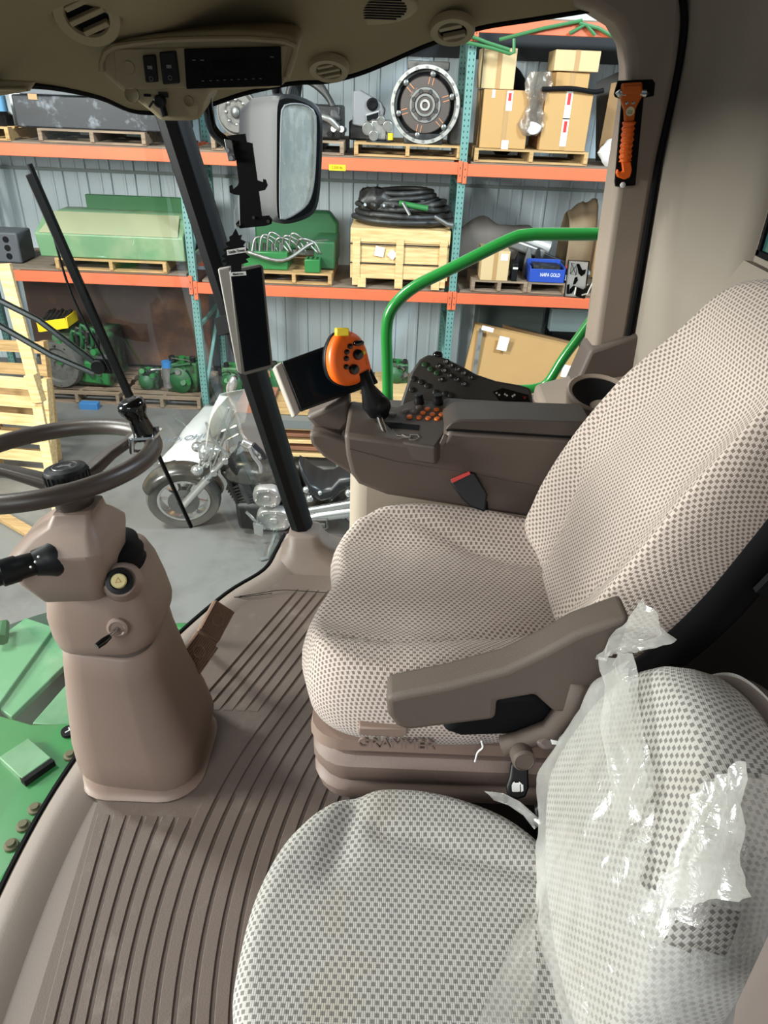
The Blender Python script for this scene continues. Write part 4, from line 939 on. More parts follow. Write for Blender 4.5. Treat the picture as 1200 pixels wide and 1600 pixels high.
m = M(); m.prism(ats([(501, 847), (523, 846), (524, 887), (512, 886)], y=2.19), (0, .002, 0)); o = m.build('sill_decal', mat('pale_decal', 'a9b8ac', .6), smooth=False)
tag(o, 'pale decal with printed lines at the window foot beside the seat', 'decal')
m = M()
for v in (858, 862, 866, 870, 876): m.bar(at(513 + (v - 858) * .1, v, y=2.188), at(521, v, y=2.188), .0015, .003, (0, 1, 0))
m.build('printed_lines', BLKM, o, smooth=False)
# thin black cord lying on the floor by the pillar foot
m = M(); m.tube(spl([at(365, 933, z=.02), at(400, 928, z=.02), at(440, 922, z=.02), at(480, 924, z=.022), at(510, 926, z=.02)], 6), .0012, 5); m.tube(spl([at(366, 934, z=.02), at(395, 931, z=.02), at(425, 927, z=.02)], 6), .0012, 5)
tag(m.build('cord', BLKM), 'thin black cord lying on the floor by the pillar foot', 'cord')

# ================================================================== INSTRUCTOR SEAT
ts = thing('instructor_seat', 'small instructor seat in light checked fabric nearest the viewer', 'seat', (.1, .58, .016))
ot = [(-.175, .46), (-.182, .54), (-.172, .63), (-.14, .715), (-.085, .775), (-.01, .81), (.08, .815), (.17, .795), (.25, .755), (.295, .70), (.30, .58), (.295, .44), (.25, .37), (.12, .335), (-.03, .335), (-.13, .37)]
def htc(a, b):
    return .012 * sm(abs(b - .58), .08, .2) - .012 * math.exp(-((a + .045 - .25 * (b - .72)) / .02) ** 2) * sm(b, .60, .70) - .008 * math.exp(-((b - .705 + .25 * (a - .1)) / .014) ** 2) * sm(a, -.03, .02)
q = pillow(ot, (0, 0, 0), (1, 0, 0), (0, 1, 0), (0, 0, 1), [(.93, .31), (.975, .318), (1.0, .34), (1.0, .365), (.985, .385), (.95, .398), (.90, .405)], [.85, .8, .75, .7, .64, .58, .5, .42, .34, .26, .18, .1, .04], htc, 140)
q.build('seat_cushion', FABT, ts, ang=0)
m = M(); m.loft([[V((.08 + x, .58 + y, z)) for x, y in rrect(hx, hy, .05, 4)] for z, hx, hy in ((.27, .19, .19), (.31, .215, .215), (.325, .21, .21))]); m.box((.1, .58, .14), (.32, .34, .26)); m.build('seat_base', DTRIM, ts, bev=.008)
t2 = math.radians(17); TO = V((.38, .60, .58)); OBS = .95; TA = V((0, -1, 0)); TB = V((math.sin(t2), 0, math.cos(t2))); TN = V((-math.cos(t2), 0, math.sin(t2)))
obt = [(-.225, -.11), (-.232, -.02), (-.225, .07), (-.195, .15), (-.145, .212), (-.06, .24), (.02, .232), (.085, .19), (.135, .13), (.175, .06), (.205, -.03), (.215, -.12), (.20, -.20), (.1, -.225), (-.02, -.215), (-.14, -.18), (-.20, -.15)]
obt = [(a * OBS, b * OBS) for a, b in obt]
def htb(a, b): return .022 * math.exp(-((b + .02) / .16) ** 2) * math.exp(-(a / .14) ** 2)
q = pillow(obt, TO, TA, TB, TN, [(.90, -.055), (.97, -.052), (1.0, -.03), (1.0, 0), (.98, .03), (.94, .048), (.89, .055)], [.84, .78, .72, .65, .58, .5, .42, .34, .25, .15, .06], htb, 140)
q.build('backrest', FABT, ts, ang=0)
q = pillow([(a * 1.03, b * 1.03) for a, b in obt], TO, TA, TB, TN, [(.85, -.11), (.96, -.105), (1.0, -.085), (.99, -.055), (.95, -.05)], [.8, .4], lambda a, b: 0, 80)
q.build('backrest_shell', DTRIM, ts, ang=0)
bo2 = at(868, 1275, y=.84); m = M(); m.prism(pps([(834, 1262), (870, 1238), (905, 1245), (900, 1290), (850, 1300), (838, 1285)], bo2, (-.2, -.7, .7)), V((.2, .7, -.7)) * .03); m.build('belt_buckle', BLK, ts, bev=.005)
m = M(); m.prism(pps([(838, 1262), (872, 1242), (874, 1250), (842, 1270)], bo2 + V((-.2, -.7, .7)) * .002, (-.2, -.7, .7)), V((.2, .7, -.7)) * .004); m.build('buckle_release', BLKG, ts)
m = M(); m.box((.33, .60, .30), (.12, .40, .1)); m.build('recliner_bracket', BLKM, ts, bev=.01)

# torn plastic film over the instructor seat
def inpoly(x, y, P):
    c = False; j = len(P) - 1
    for i in range(len(P)):
        if (P[i][1] > y) != (P[j][1] > y) and x < (P[j][0] - P[i][0]) * (y - P[i][1]) / (P[j][1] - P[i][1] + 1e-12) + P[i][0]: c = not c
        j = i
    return c
FO = TO + TN * .07
def tab(u, v):
    q_ = pp(u, v, FO, TN) - TO; return (q_.dot(TA), q_.dot(TB))
hole = [p for p in [(975, 1000), (1000, 985), (1045, 975), (1110, 985), (1260, 1040), (1260, 1200), (1120, 1225), (1085, 1240), (1060, 1310), (1035, 1370), (1015, 1395), (1000, 1380), (1010, 1330), (1020, 1260), (1008, 1200), (990, 1140), (985, 1080)]]
hole2 = [p for p in [(1045, 1460), (1100, 1425), (1145, 1415), (1155, 1440), (1120, 1480), (1075, 1510)]]
fm = film('plastic_film', .56)
def htf(a, b):
    p = V((a * 9, b * 9, 1.7)); e = noise.noise(p) * .010 + noise.noise(p * 2.7) * .006 + abs(noise.noise(V((a * 30 + b * 8, b * 6, .3)))) * .008
    return htb(a, b) + .006 + e
q = pillow([(a * 1.05, b * 1.06) for a, b in obt], TO, TA, TB, TN, [(.93, -.07), (.985, -.06), (1.005, -.035), (1.012, 0), (.99, .034), (.95, .052), (.89, .060)], [.86, .83, .8, .77, .74, .71, .68, .64, .6, .56, .52, .48, .44, .40, .36, .32, .28, .24, .2, .16, .12, .08, .04], htf, 200)
dead = []
for f in q.bm.faces:
    c = f.calc_center_median() - TO; a, b, h = c.dot(TA), c.dot(TB), c.dot(TN)
    jit = noise.noise(V((a * 60, b * 60, 0))) * .006
    pu_, pv_ = prj(TO + c); jit *= 900
    if h > -.05 and (inpoly(pu_ + jit, pv_ + jit, hole) or inpoly(pu_ + jit, pv_ - jit, hole2)): dead.append(f)
    elif len(f.verts) > 8: dead.append(f)
bmesh.ops.delete(q.bm, geom=dead, context='FACES')
fo = q.build('plastic_film', fm, ang=0)
tag(fo, 'torn cloudy plastic film wrapped over the instructor seat backrest', 'plastic film')
# loose flaps as parts of the film
def flap(px, off, nm, par, seed, sc_=1):
    base = FO + TN * off; n_ = 14
    A, B, C_, D = [pp(u, v, base, TN) for u, v in px]; P = []
    for i in range(n_ + 1):
        r = []
        for j in range(n_ + 1):
            s, t = i / n_, j / n_
            p = A.lerp(B, t).lerp(D.lerp(C_, t), s)
            r.append(p + TN * (noise.noise(V((s * 3.3 + seed, t * 3.3, seed))) * .016 * sc_ + noise.noise(V((s * 9 + seed, t * 9, 2))) * .007 * sc_) + TA * noise.noise(V((s * 4, t * 4, seed))) * .008)
        P.append(r)
    m = M(); m.grid(P); return m.build(nm, fm, par, ang=0)
flap([(1100, 1220), (1165, 1190), (1168, 1400), (1030, 1420)], .010, 'film_flap', fo, 3)
flap([(930, 1030), (1005, 935), (1060, 1000), (985, 1020)], .0, 'film_flap', fo, 5)
flap([(935, 1030), (985, 1020), (1020, 1240), (960, 1330)], .012, 'film_flap', fo, 8)
# film strip still clinging to the rear corner of the cushion
P = []
ex = [at(845, 1318, z=.425), at(852, 1360, z=.425), at(840, 1400, z=.42), at(835, 1440, z=.41), at(838, 1520, z=.40), at(845, 1620, z=.40)]
en = [at(862, 1330, z=.39), at(868, 1380, z=.36), at(866, 1430, z=.34), at(820, 1440, z=.418), at(775, 1530, z=.418), at(735, 1625, z=.418)]
A = spl(ex, 5); B = spl(en, 5)
for a, b in zip(A, B):
    P.append([a.lerp(b, t / 6) + V((0, 0, .006 + noise.noise(a * 20 + V((t, 0, 0))) * .006)) for t in range(7)])
m = M(); m.grid(P); o = m.build('plastic_film', fm, ang=0); tag(o, 'loose plastic film strip on the rear edge of the instructor seat cushion', 'plastic film')
m = M(); m.grid([[at(772, 1250, z=.40), at(795, 1258, z=.405), at(818, 1274, z=.402), at(835, 1296, z=.40)], [at(764, 1241, z=.415), at(790, 1245, z=.42), at(816, 1262, z=.415), at(842, 1290, z=.40)], [at(757, 1236, z=.43), at(786, 1239, z=.435), at(812, 1252, z=.43), at(848, 1284, z=.40)]]); o = m.build('plastic_film', fm, ang=0, solid=.0008); tag(o, 'small torn plastic scrap at the far edge of the instructor seat cushion', 'plastic film')
m = M(); m.tube(spl(ats([(752, 1158), (754, 1168), (746, 1176), (742, 1190)], y=.87), 4), .0016, 5); tag(m.build('loose_thread', WHT), 'white loose thread hanging below the operator seat armrest', 'thread')
# ================================================================== OUTSIDE THE CAB
# wiper
wp_ = thing('windshield_wiper', 'black windscreen wiper with two arms outside the glass', 'wiper', at(160, 575, x=-.76))
wt, wm, we = V(at(46, 256, y=1.76)), at(170, 560, y=1.80), at(299, 824, y=1.78)
m = M(); m.tube([wt, wt.lerp(we, .5) + V((-.004, 0, 0)), we], .006, 6); bl = m.build('wiper_blade', BLKM, wp_)
o_ = V((-.02, .0, .0))
m = M(); m.bar(wt + o_ * .5 + (we - wt) * .02, wt.lerp(we, .66) + o_ * .5, .022, .012, (0, 1, 0)); m.build('blade_carrier', BLK, wp_, bev=.003)
m = M(); m.tube(spl([wt.lerp(we, .12) + V((-.012, 0, 0)), wt.lerp(we, .3) + V((-.04, .0, .0)), wt.lerp(we, .5) + V((-.03, 0, 0))], 5), .003, 6); m.build('washer_hose', BLKM, wp_)
pv = at(155, 572, y=1.80)
m = M(); m.lathe([(0, -.015), (.018, -.015), (.018, .015), (0, .015)], pv, (.1, -1, 0), 14); m.box(pv + V((.012, .01, .0)), (.04, .02, .04)); m.build('arm_joint', BLK, wp_)
for (u0, v0, u1, v1, u2, v2) in ((-60, 440, 60, 500, 150, 568), (-60, 475, 80, 555, 148, 584)):
    m = M(); m.tube(ats([(u0, v0), (u1, v1), (u2, v2)], y=1.81), .0085, 8); m.build('wiper_arm', mat('wiper_arm_green_black', '15201c', .35), wp_)
# handrail
hr = spl(ats([(985, 366), (940, 366), (880, 366), (835, 366)], y=2.62), 3) + spl(ats([(810, 369), (780, 382), (700, 422), (650, 447), (622, 470), (608, 492), (604, 520), (605, 560), (606, 628)], y=2.62), 4)
h = thing('handrail', 'bent green tubular handrail outside the side window', 'handrail', at(700, 420, y=2.62))
m = M(); m.tube(hr, .0215, 14); m.build('top_rail', RAIL, h, ang=0)
m = M(); m.tube(spl(ats([(606, 626), (625, 640), (680, 630), (790, 611), (835, 607), (856, 597), (880, 560), (918, 508), (975, 425)], y=2.62), 5), .0185, 12); m.build('lower_rail', RAIL, h, ang=0)
m = M(); pb0 = at(606, 626, y=2.62); m.tube([pb0, V((pb0.x, 2.62, -.02)), V((pb0.x, 2.5, -.07)), V((pb0.x, 2.12, -.07))], .0185, 10); m.build('rail_foot', RAIL, h)
# mirror
mi = thing('side_mirror', 'large grey outside mirror with streaked glass beyond the window', 'mirror', at(470, 250, y=2.95))
MN = V((.30, -.95, 0.05)).normalized(); MO = at(470, 250, y=2.95)
fpx = [(437, 150), (455, 147), (480, 155), (496, 166), (504, 190), (502, 270), (497, 318), (485, 338), (455, 349), (440, 348), (433, 330), (433, 200), (434, 160)]
F_ = resamp(spl(pps(fpx, MO, MN), 5, True), 44); c = sum(F_, V()) / len(F_); q = M()
def sc3(pl, k, d): return [c + (p - c) * k + d for p in pl]
bk = V((-.16, .10, .0))
q.loft([sc3(F_, .55, bk * 1.25), sc3(F_, .78, bk * 1.1), sc3(F_, .95, bk * .7), sc3(F_, 1.0, bk * .2), F_, sc3(F_, .97, MN * .004)]); q.build('mirror_housing', mat('mirror_grey', '1f1f22', .5, var=.1), mi, ang=50)
m = M(); m.prism([p + MN * .004 for p in sc3(F_, .94, V((-.006, 0, 0)))], MN * .002); m.build('black_gasket', BLKM, mi, smooth=False)
gp = pps([(445, 165), (470, 163), (488, 172), (493, 190), (491, 270), (484, 310), (470, 328), (445, 342), (438, 335), (438, 250), (440, 180)], MO + MN * .008, MN)
mm = bpy.data.materials.new('streaked_mirror'); mm.use_nodes = True; b = mm.node_tree.nodes['Principled BSDF']; nt = mm.node_tree
tc = nt.nodes.new('ShaderNodeTexCoord'); mp = nt.nodes.new('ShaderNodeMapping'); mp.inputs['Scale'].default_value = (30, 30, 8); nz = nt.nodes.new('ShaderNodeTexNoise'); nz.inputs['Scale'].default_value = 2; nz.inputs['Detail'].default_value = 8
nt.links.new(tc.outputs['Object'], mp.inputs[0]); nt.links.new(mp.outputs[0], nz.inputs['Vector']); r = nt.nodes.new('ShaderNodeMapRange'); r.inputs[1].default_value = .4; r.inputs[2].default_value = .65; r.inputs[3].default_value = .05; r.inputs[4].default_value = .55
nt.links.new(nz.outputs[0], r.inputs[0]); nt.links.new(r.outputs[0], b.inputs['Roughness']); b.inputs['Metallic'].default_value = .35; b.inputs['Base Color'].default_value = (.74, .80, .80, 1)
gp = resamp(spl(gp, 5, True), 44)
m = M(); m.prism(gp, MN * .002); m.build('mirror_glass', mm, mi, smooth=False)
m = M(); m.tube([p + MN * .003 for p in gp], .004, 6, closed=True); m.build('glass_rim', mat('rim_grey', '8d9094', .3), mi)
m = M(); m.tube([at(440, 165, y=3.0), at(432, 140, y=3.0), at(436, 110, y=2.9), V((-.40, 2.35, 1.72)), V((-.38, 2.1, 1.74))], .018, 10); m.build('mirror_arm', BLK, mi)
# feeder house top below the windscreen
fh = thing('feeder_house', 'green steel feeder house top seen below the windscreen', 'machine', (-1.3, 1.7, -.6))
def plate(px, z, nm, mt_, th=.03, par=fh, dz=0): 
    m = M(); m.prism(ats(px, z=z), (0, 0, -th)); return m.build(nm, mt_, par, bev=.004)
plate([(-80, 1085), (0, 1118), (50, 1132), (125, 1130), (165, 1128), (165, 1200), (110, 1300), (0, 1450), (-120, 1560)], -.42, 'side_plate', GRN, .05)
plate([(-60, 1010), (0, 995), (40, 965), (62, 972), (85, 980), (0, 1098), (-60, 1150)], -.75, 'upper_panel', GRNL)
plate([(85, 980), (150, 962), (150, 1010), (110, 1030), (18, 1120), (0, 1108), (0, 1095)], -.77, 'upper_panel', GRNL)
plate([(50, 1130), (120, 1050), (160, 1010), (160, 1128), (100, 1134)], -.62, 'inner_panel', GRNL)
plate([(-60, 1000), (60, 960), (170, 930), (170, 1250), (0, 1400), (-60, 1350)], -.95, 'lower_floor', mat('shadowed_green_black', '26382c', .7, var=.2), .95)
plate([(105, 1010), (125, 1000), (125, 1030), (108, 1035)], -.68, 'hinge_bracket', GRYM)
m = M(); a = at(40, 1185, z=-.40); m.box(a + V((0, 0, -.01)), (.13, .10, .03), rotm(0, 0, -35)); m.build('step_bracket', GRNL, fh, bev=.004)
m = M(); m.box(a + V((.055, -.04, -.012)), (.025, .10, .03), rotm(0, 0, -35)); m.build('bracket_gap', BLKM, fh)
for u, v in ((55, 1265), (37, 1292), (18, 1322), (110, 1182), (122, 1158)):
    m = M(); m.lathe([(0, 0), (.02, 0), (.02, .008), (.013, .010), (.012, .018), (0, .018)], at(u, v, z=-.42), (0, 0, 1), 6 * 2); m.build('bolt', mat('rusty_bolt', '5a5540', .7, .3), fh)
m = M(); m.tube(ats([(-30, 1435), (60, 1310), (85, 1265), (110, 1225)], z=-.38), .022, 8); m.build('pipe', GRN, fh)
bd_ = at(107, 1142, z=-.41); m = M(); m.lathe([(0, -.008), (.024, -.008), (.024, .002), (0, .002)], bd_, (0, 0, 1), 20); lg = m.build('badge', BLKM, fh)
m = M(); m.tube([bd_ + V((-.006, -.010, .003)), bd_ + V((.004, .0, .003)), bd_ + V((-.003, .012, .003))], .002, 5); m.tube([bd_ + V((.004, 0, .003)), bd_ + V((.010, .003, .003))], .002, 5); m.build('badge_mark', WHT, lg)
m = M(); m.tube(ats([(-30, 985), (6, 978), (2, 1000)], z=-.7), .03, 8); m.build('corner_lug', GRND, fh)
m = M(); m.ball(at(288, 985, z=-.3), (.09, .03, .025), 8); o = m.build('green_step_end', GRN); tag(o, 'small rounded green step end outside beyond the brake pedals', 'step')

# ================================================================== PALLET RACKS
RY = 8.08; RD = 1.1
PX = (-5.12, -2.235, .665, 3.55)
holes = mat('post_hole_dark', '16302f', .8)
def post(t, x, y):
    m = M(); m.box((0 + x, y, 0), (.08, .07, 4.25)); m.xf(Matrix.Translation((0, 0, 2.125)))
    p = m.build('post', TEAL, t, bev=.003)
    q = M()
    for i in range(82):
        for dx in (-.018, .018): q.box((x + dx + (.0015 if dx > 0 else -.0015), y - .0352, .06 + i * .0508), (.009, .002, .018))
    q.build('punched_holes', holes, p, smooth=False)
fr = thing('rack_upright', 'teal rack upright frame at the far left of the racks', 'rack upright', (0, 0, 0), local=True, group='rack upright frames')
post(fr, 0, 0); post(fr, 0, RD)
for i in range(5):
    m = M(); z = .2 + i * .8; m.bar((0, .03, z), (0, RD - .03, z + (.75 if i % 2 == 0 else .0)), .035, .035, (1, 0, 0)); m.build('brace', TEAL, fr)
ulab = ['teal rack upright frame at the far left of the racks', 'teal rack upright frame behind the charcoal cab pillar', 'teal rack upright frame between crate and cardboard boxes', 'teal rack upright frame hidden behind the rear cab pillar']
for i in range(3):
    o = fr if i == 0 else copy_tree(fr); place(o, (PX[i], RY + .035, FZ), 0, ulab[i])
def beam(x0, x1, zt, lab, y=RY, lbs=None):
    t = thing('rack_beam', lab, 'rack beam', ((x0 + x1) / 2, y, zt), group='orange rack beams'); m = M(); m.box(((x0 + x1) / 2, y, zt - .057), (x1 - x0 - .09, .045, .115)); m.build('beam', ORB, t, bev=.004)
    for x in (x0 + .025, x1 - .025):
        m = M(); m.box((x, y - .006, zt - .085), (.044, .05, .20)); e = m.build('end_connector', ORB, t, bev=.003)
        q = M()
        for dz in (-.03, -.10): q.box((x, y - .0318, zt + dz - .02), (.008, .002, .016))
        q.build('connector_slot', holes, e, smooth=False)
    if lbs:
        c = at(527, 262, y=y - .024); m = M(); m.box(c, (.17, .003, .055)); lb = m.build('load_sticker', YEL, t, smooth=False)
        text('5,030 lbs', .040, c + V((0, -.003, 0)), (1, 0, 0), (0, 0, 1), BLKM, lb, depth=.0005, squeeze=.8)
LV = {'lower': (-.455, -.512, -.512), 'middle': (.812, .80, .79), 'top': (2.03, 2.02, 2.02)}
bay = ('left bay', 'centre bay', 'right bay')
for k, zs in LV.items():
    for i in range(3):
        if i == 2: beam(PX[2], PX[3], zs[2], f'orange front beam of the {k} shelf in the right bay')
        else: beam(PX[i], PX[i + 1], zs[i], f'orange front beam of the {k} shelf in the {bay[i]}', lbs=(k == 'middle' and i == 1))
        if k == 'middle' or k == 'lower': beam(PX[i], PX[i + 1], zs[i], f'orange rear beam of the {k} shelf in the {bay[i]}', RY + RD)
        m = M()
        for j in range(8): m.box(((PX[i] + PX[i + 1]) / 2, RY + .11 + j * .135, zs[i] + .008), (2.72, .125, .02))
        o = m.build('shelf_deck', DECK, smooth=False); tag(o, f'brown board deck of the {k} shelf in the {bay[i]}', 'shelf deck', 'shelf decks')
DK = .018
def pallet(x0, x1, z, lab, y=RY + .02, d=1.0, mt_=PAL, h=.125, par=None, rz=0, grp='pallets on the racks'):
    w_ = x1 - x0; t = thing('pallet', lab, 'pallet', ((x0 + x1) / 2, y, z), rz, group=grp, local=True); m = M()
    for i in range(7): m.box((0, .045 + i * (d - .09) / 6, h - .009), (w_, .088, .018))
    m.build('top_boards', mt_, t, smooth=False)
    for i in (-1, 0, 1):
        m = M(); m.box((i * (w_ / 2 - .02), d / 2, h / 2), (.04, d, h - .036)); m.build('stringer', mt_, t, smooth=False)
    m = M()
    for i in range(3): m.box((0, .06 + i * (d - .12) / 2, .009), (w_, .09, .018))
    m.build('bottom_boards', mt_, t, smooth=False); return t
X = lambda u, v, y=RY + .02: at(u, v, y=y).x
zm = (.83, .82, .81); zl = (-.437, -.494, -.494)
pallet(X(-60, 225), X(17, 225), zm[0], 'pallet end at the far left of the middle shelf under the blue canister')
pallet(X(62, 225), X(228, 225), zm[0], 'pallet under the long black crate on the middle shelf', mt_=PALD)
pallet(X(455, 235), X(537, 240), zm[1], 'dark pallet under the hose and engine pile on the middle shelf', mt_=PALD)
pallet(X(553, 255), X(719, 255), zm[1], 'pale pallet under the round clutch housing on the middle shelf')
pallet(X(740, 258), X(917, 258), zm[2], 'pale pallet under the cardboard boxes on the middle shelf', d=.82)
pallet(X(330, 225), X(372, 225), zm[1], 'pallet corner under the round brake drum behind the mirror', mt_=PALD)
pallet(X(90, 430), X(262, 435), zl[0], 'pallet under the pale green hopper on the lower shelf')
pallet(X(400, 440), X(518, 445), zl[1], 'pallet under the green valve parts on the lower shelf', mt_=PAL)
pallet(X(735, 460), X(822, 462), zl[2], 'weathered pallet under the small cardboard carton on the lower shelf', d=.58, mt_=PALD)
pallet(X(823, 460), X(940, 462), zl[2], 'weathered pallet under the blue tray on the lower shelf', d=.42, mt_=PALD)
ZP = .125
# ---- middle shelf, left bay
def boxat(u0, v0, u1, v1, y, d, m_, nm, lab, cat, bev=.006, rz=0, grp=None, skew=0):
    a, b = at(u0, v0, y=y), at(u1, v1, y=y); w_, h_ = abs(b.x - a.x), abs(a.z - b.z); c = V(((a.x + b.x) / 2, y + d / 2, min(a.z, b.z)))
    t = thing(nm, lab, cat, c, rz, group=grp, local=True); m = M(); m.box((0, 0, h_ / 2), (w_, d, h_)); 
    if skew:
        for v in m.bm.verts: v.co.x += skew * v.co.z
    return t, m, w_, h_
t, m, w_, h_ = boxat(28, 205, 258, 128, RY + .1, .95, None, 'crate', 'long black wrapped crate with scuffed side on the middle shelf', 'crate')
z0 = zm[0] + ZP; t.location.z = z0; h_ = .58
m = M(); m.box((0, 0, .145), (w_, .95, .29)); m.build('lower_half', mat('scuffed_black_wrap', '1c1e24', .45, var=.2, col2='7f858e', c2lo=.56, c2hi=.78, c2scale=7), t, bev=.015)
m = M(); m.box((.01, 0, .32), (w_ + .01, .96, .045)); m.build('middle_rail', mat('crate_rail_grey', '5d6066', .5), t, bev=.008)
m = M(); m.box((.03, 0, .46), (w_ - .03, .93, .24)); m.build('upper_half', mat('scuffed_black_wrap2', '23252b', .45, var=.2, col2='6d7078', c2lo=.56, c2hi=.8, c2scale=5), t, bev=.015)
m = M(); m.box((-w_ / 2 + .22, -.477, .275), (.09, .004, .05)); m.box((-w_ / 2 + .17, -.467, .40), (.16, .004, .035)); m.build('torn_patch', mat('torn_tan', 'b48a63', .8), t, smooth=False)
cx = at(4, 190, y=RY + .2); t = thing('canister', 'blue canister with black base at the far left of the middle shelf', 'canister', (cx.x - .02, RY + .25, z0))
m = M(); m.lathe([(0, 0), (.11, 0), (.11, .1), (.08, .13), (0, .13)], (cx.x - .02, RY + .25, z0), n=20); m.build('base', BLKG, t)
m = M(); m.lathe([(0, .13), (.075, .13), (.075, .27), (.05, .3), (0, .3)], (cx.x - .02, RY + .25, z0), n=20); m.build('can', mat('canister_blue', '6fa7d0', .25, .3), t)
m = M(); m.box((cx.x + .05, RY + .5, z0 + .17), (.12, .05, .34)); m.build('white_back_plate', WHT, t)
# ---- middle shelf, centre bay
dc = at(371, 188, y=RY + .12); t = thing('brake_drum', 'round ribbed grey brake drum on the middle shelf left of the mirror', 'drum', (dc.x, RY + .12, zm[1] + ZP))
DR = .215; dc = V((dc.x, RY + .12, zm[1] + ZP + DR + .004))
m = M(); m.lathe([(0, .03), (.05, .03), (.06, .02), (.10, .02), (.12, .035), (.18, .035), (.20, 0), (DR, .0), (DR, -.05), (.17, -.07), (.17, -.28), (0, -.28)], dc, (-.15, -1, .05), 36); m.build('drum_body', GRYM, t, ang=35)
fa, fb, fn = frame((-.15, -1, .05))
for i in range(8):
    a = 2 * math.pi * i / 8; p = dc + fn * .02 + (fa * math.cos(a) + fb * math.sin(a)) * .11; m = M(); m.ball(p, .022, 6); m.build('lug', ALU, t)
m = M(); m.lathe([(0, 0), (.05, 0), (.045, .03), (.02, .045), (0, .045)], dc + fn * .03, fn, 20); m.build('hub_centre', STL, t, ang=40)
def coil(t, c, r0, n, mt_, th=.03, nm='hose', sq=.55, hgt=.06, seed=0, tilt=0):
    for k in range(n):
        pts = []; rr = r0 * (1 - .07 * (k % 4)) ; zz = c.z + hgt * k
        for i in range(36):
            a = 2 * math.pi * i / 36; w = noise.noise(V((math.cos(a) + seed, math.sin(a), k))) * .05
            pts.append(V((c.x + (rr + w) * math.cos(a), c.y + (rr + w) * sq * math.sin(a), zz + th + noise.noise(V((math.cos(a) * 1.3, math.sin(a) * 1.3, k + seed))) * .025 + tilt * math.cos(a))))
        m = M(); m.tube(pts, th, 8, closed=True); m.build(nm, mt_, t, ang=0)
ec = at(500, 190, y=RY + .3)
t = thing('engine_core', 'dark greasy engine block with hoses right of the mirror on the middle shelf', 'engine', (ec.x, RY + .35, zm[1] + ZP))
zb = zm[1] + ZP
m = M(); m.box((ec.x, RY + .4, zb + .16), (.46, .6, .3)); m.rough(.02, 6); m.build('block', GREASE, t, bev=.02)
for k in range(5):
    m = M(); x = ec.x - .18 + k * .02; m.tube(spl([(x - .15, RY + .2 + k * .05, zb + .3), (x - .08, RY + .2 + k * .05, zb + .5 + .02 * k), (x + .1, RY + .25, zb + .5), (x + .3 - .02 * k, RY + .15, zb + .35), (x + .32, RY + .1, zb + .18)], 5), .03, 8); m.build('hose', RUB, t, ang=0)
m = M(); m.tube(spl([(ec.x - .1, RY + .06, zb + .22), (ec.x + .1, RY + .05, zb + .2), (ec.x + .22, RY + .08, zb + .1)], 5), .035, 8); m.build('silver_pipe', ALU, t, ang=0)
for k in range(4):
    m = M(); m.cyl((ec.x + .12 + .04 * k, RY + .05, zb + .06 + .05 * (k % 2)), (ec.x + .14 + .04 * k, RY + .15, zb + .1), .03, n=12); m.build('fitting', STL if k % 2 else GREASE, t)
hp = at(573, 170, y=RY + .35)
t = thing('duct_housing', 'angular grey plastic duct housing left of the round clutch housing', 'housing', (hp.x, RY + .35, zb))
prof = ats([(550, 195), (552, 142), (562, 141), (595, 160), (602, 172), (598, 190), (575, 200)], y=RY + .25)
m = M(); m.prism(prof, (0, .3, 0)); hb_ = m.build('housing_shell', mat('duct_grey', '77777a', .5), t, bev=.015)
m = M(); m.lathe([(0, 0), (.05, 0), (.06, .02), (.04, .03), (0, .01)], at(582, 163, y=RY + .245), (0, -1, 0), 18); m.build('round_port', BLKM, hb_)
m = M(); m.prism(ats([(572, 180), (592, 174), (592, 186), (573, 192)], y=RY + .245), (0, .02, 0)); m.build('label_opening', BLKM, hb_)
m = M(); m.tube(ats([(572, 180), (592, 174), (592, 186), (573, 192)], y=RY + .24), .010, 6, closed=True); m.build('opening_frame', mat('duct_light', 'a3a3a3', .5), hb_)
m = M(); m.box((hp.x - .05, RY + .45, zb + .09), (.26, .3, .18)); m.build('support_block', GREASE, t, bev=.02)
gp_ = at(592, 214, y=RY + .2); t = thing('gear_pump', 'small dull aluminium gear pump between duct and clutch housing', 'pump', (gp_.x, RY + .2, zb))
m = M(); m.box((gp_.x, RY + .18, zb + .11), (.17, .14, .19)); pbd = m.build('pump_body', ALU, t, bev=.02)
for dx, dz, r in ((-.11, .12, .06), (.09, .15, .05), (.02, .2, .04), (-.05, .06, .05), (.11, .05, .035)):
    m = M(); m.cyl((gp_.x + dx, RY + .18, zb + dz + .01), (gp_.x + dx, RY + .07, zb + dz), r, n=14); m.build('pump_port', ALU if dx < .1 else GRYM, t, bev=.004)
m = M(); m.cyl((gp_.x + .12, RY + .08, zb + .03), (gp_.x + .12, RY + .08, zb + .09), .028, n=12); m.build('yellow_cap', YEL, t)
m = M(); m.lathe([(0, 0), (.13, 0), (.13, .012), (0, .012)], (gp_.x, RY + .18, zb), n=24); m.build('belt_pad', RUB, t)
cc_ = at(663, 188, y=RY + .08); CR = .345
cz = zb + CR + .003; cc_ = V((cc_.x, RY + .1, cz)); cn = V((-.12, -1, .05)).normalized(); ca, cb, _ = frame(cn)
t = thing('clutch_housing', 'large round clutch bell housing with copper coloured disc on the middle shelf', 'clutch housing', (cc_.x, RY + .1, zb))
m = M(); m.lathe([(CR, 0), (CR, .02), (CR - .032, .02), (CR - .04, -.05), (.1, -.12), (.1, -.4), (.2, -.42), (.2, -.45), (0, -.45)], cc_, cn, 48); 
m.lathe([(CR, 0), (CR, -.04), (CR - .04, -.16), (.22, -.4)], cc_, cn, 48); m.build('bell_housing', GRYM, t, ang=40)
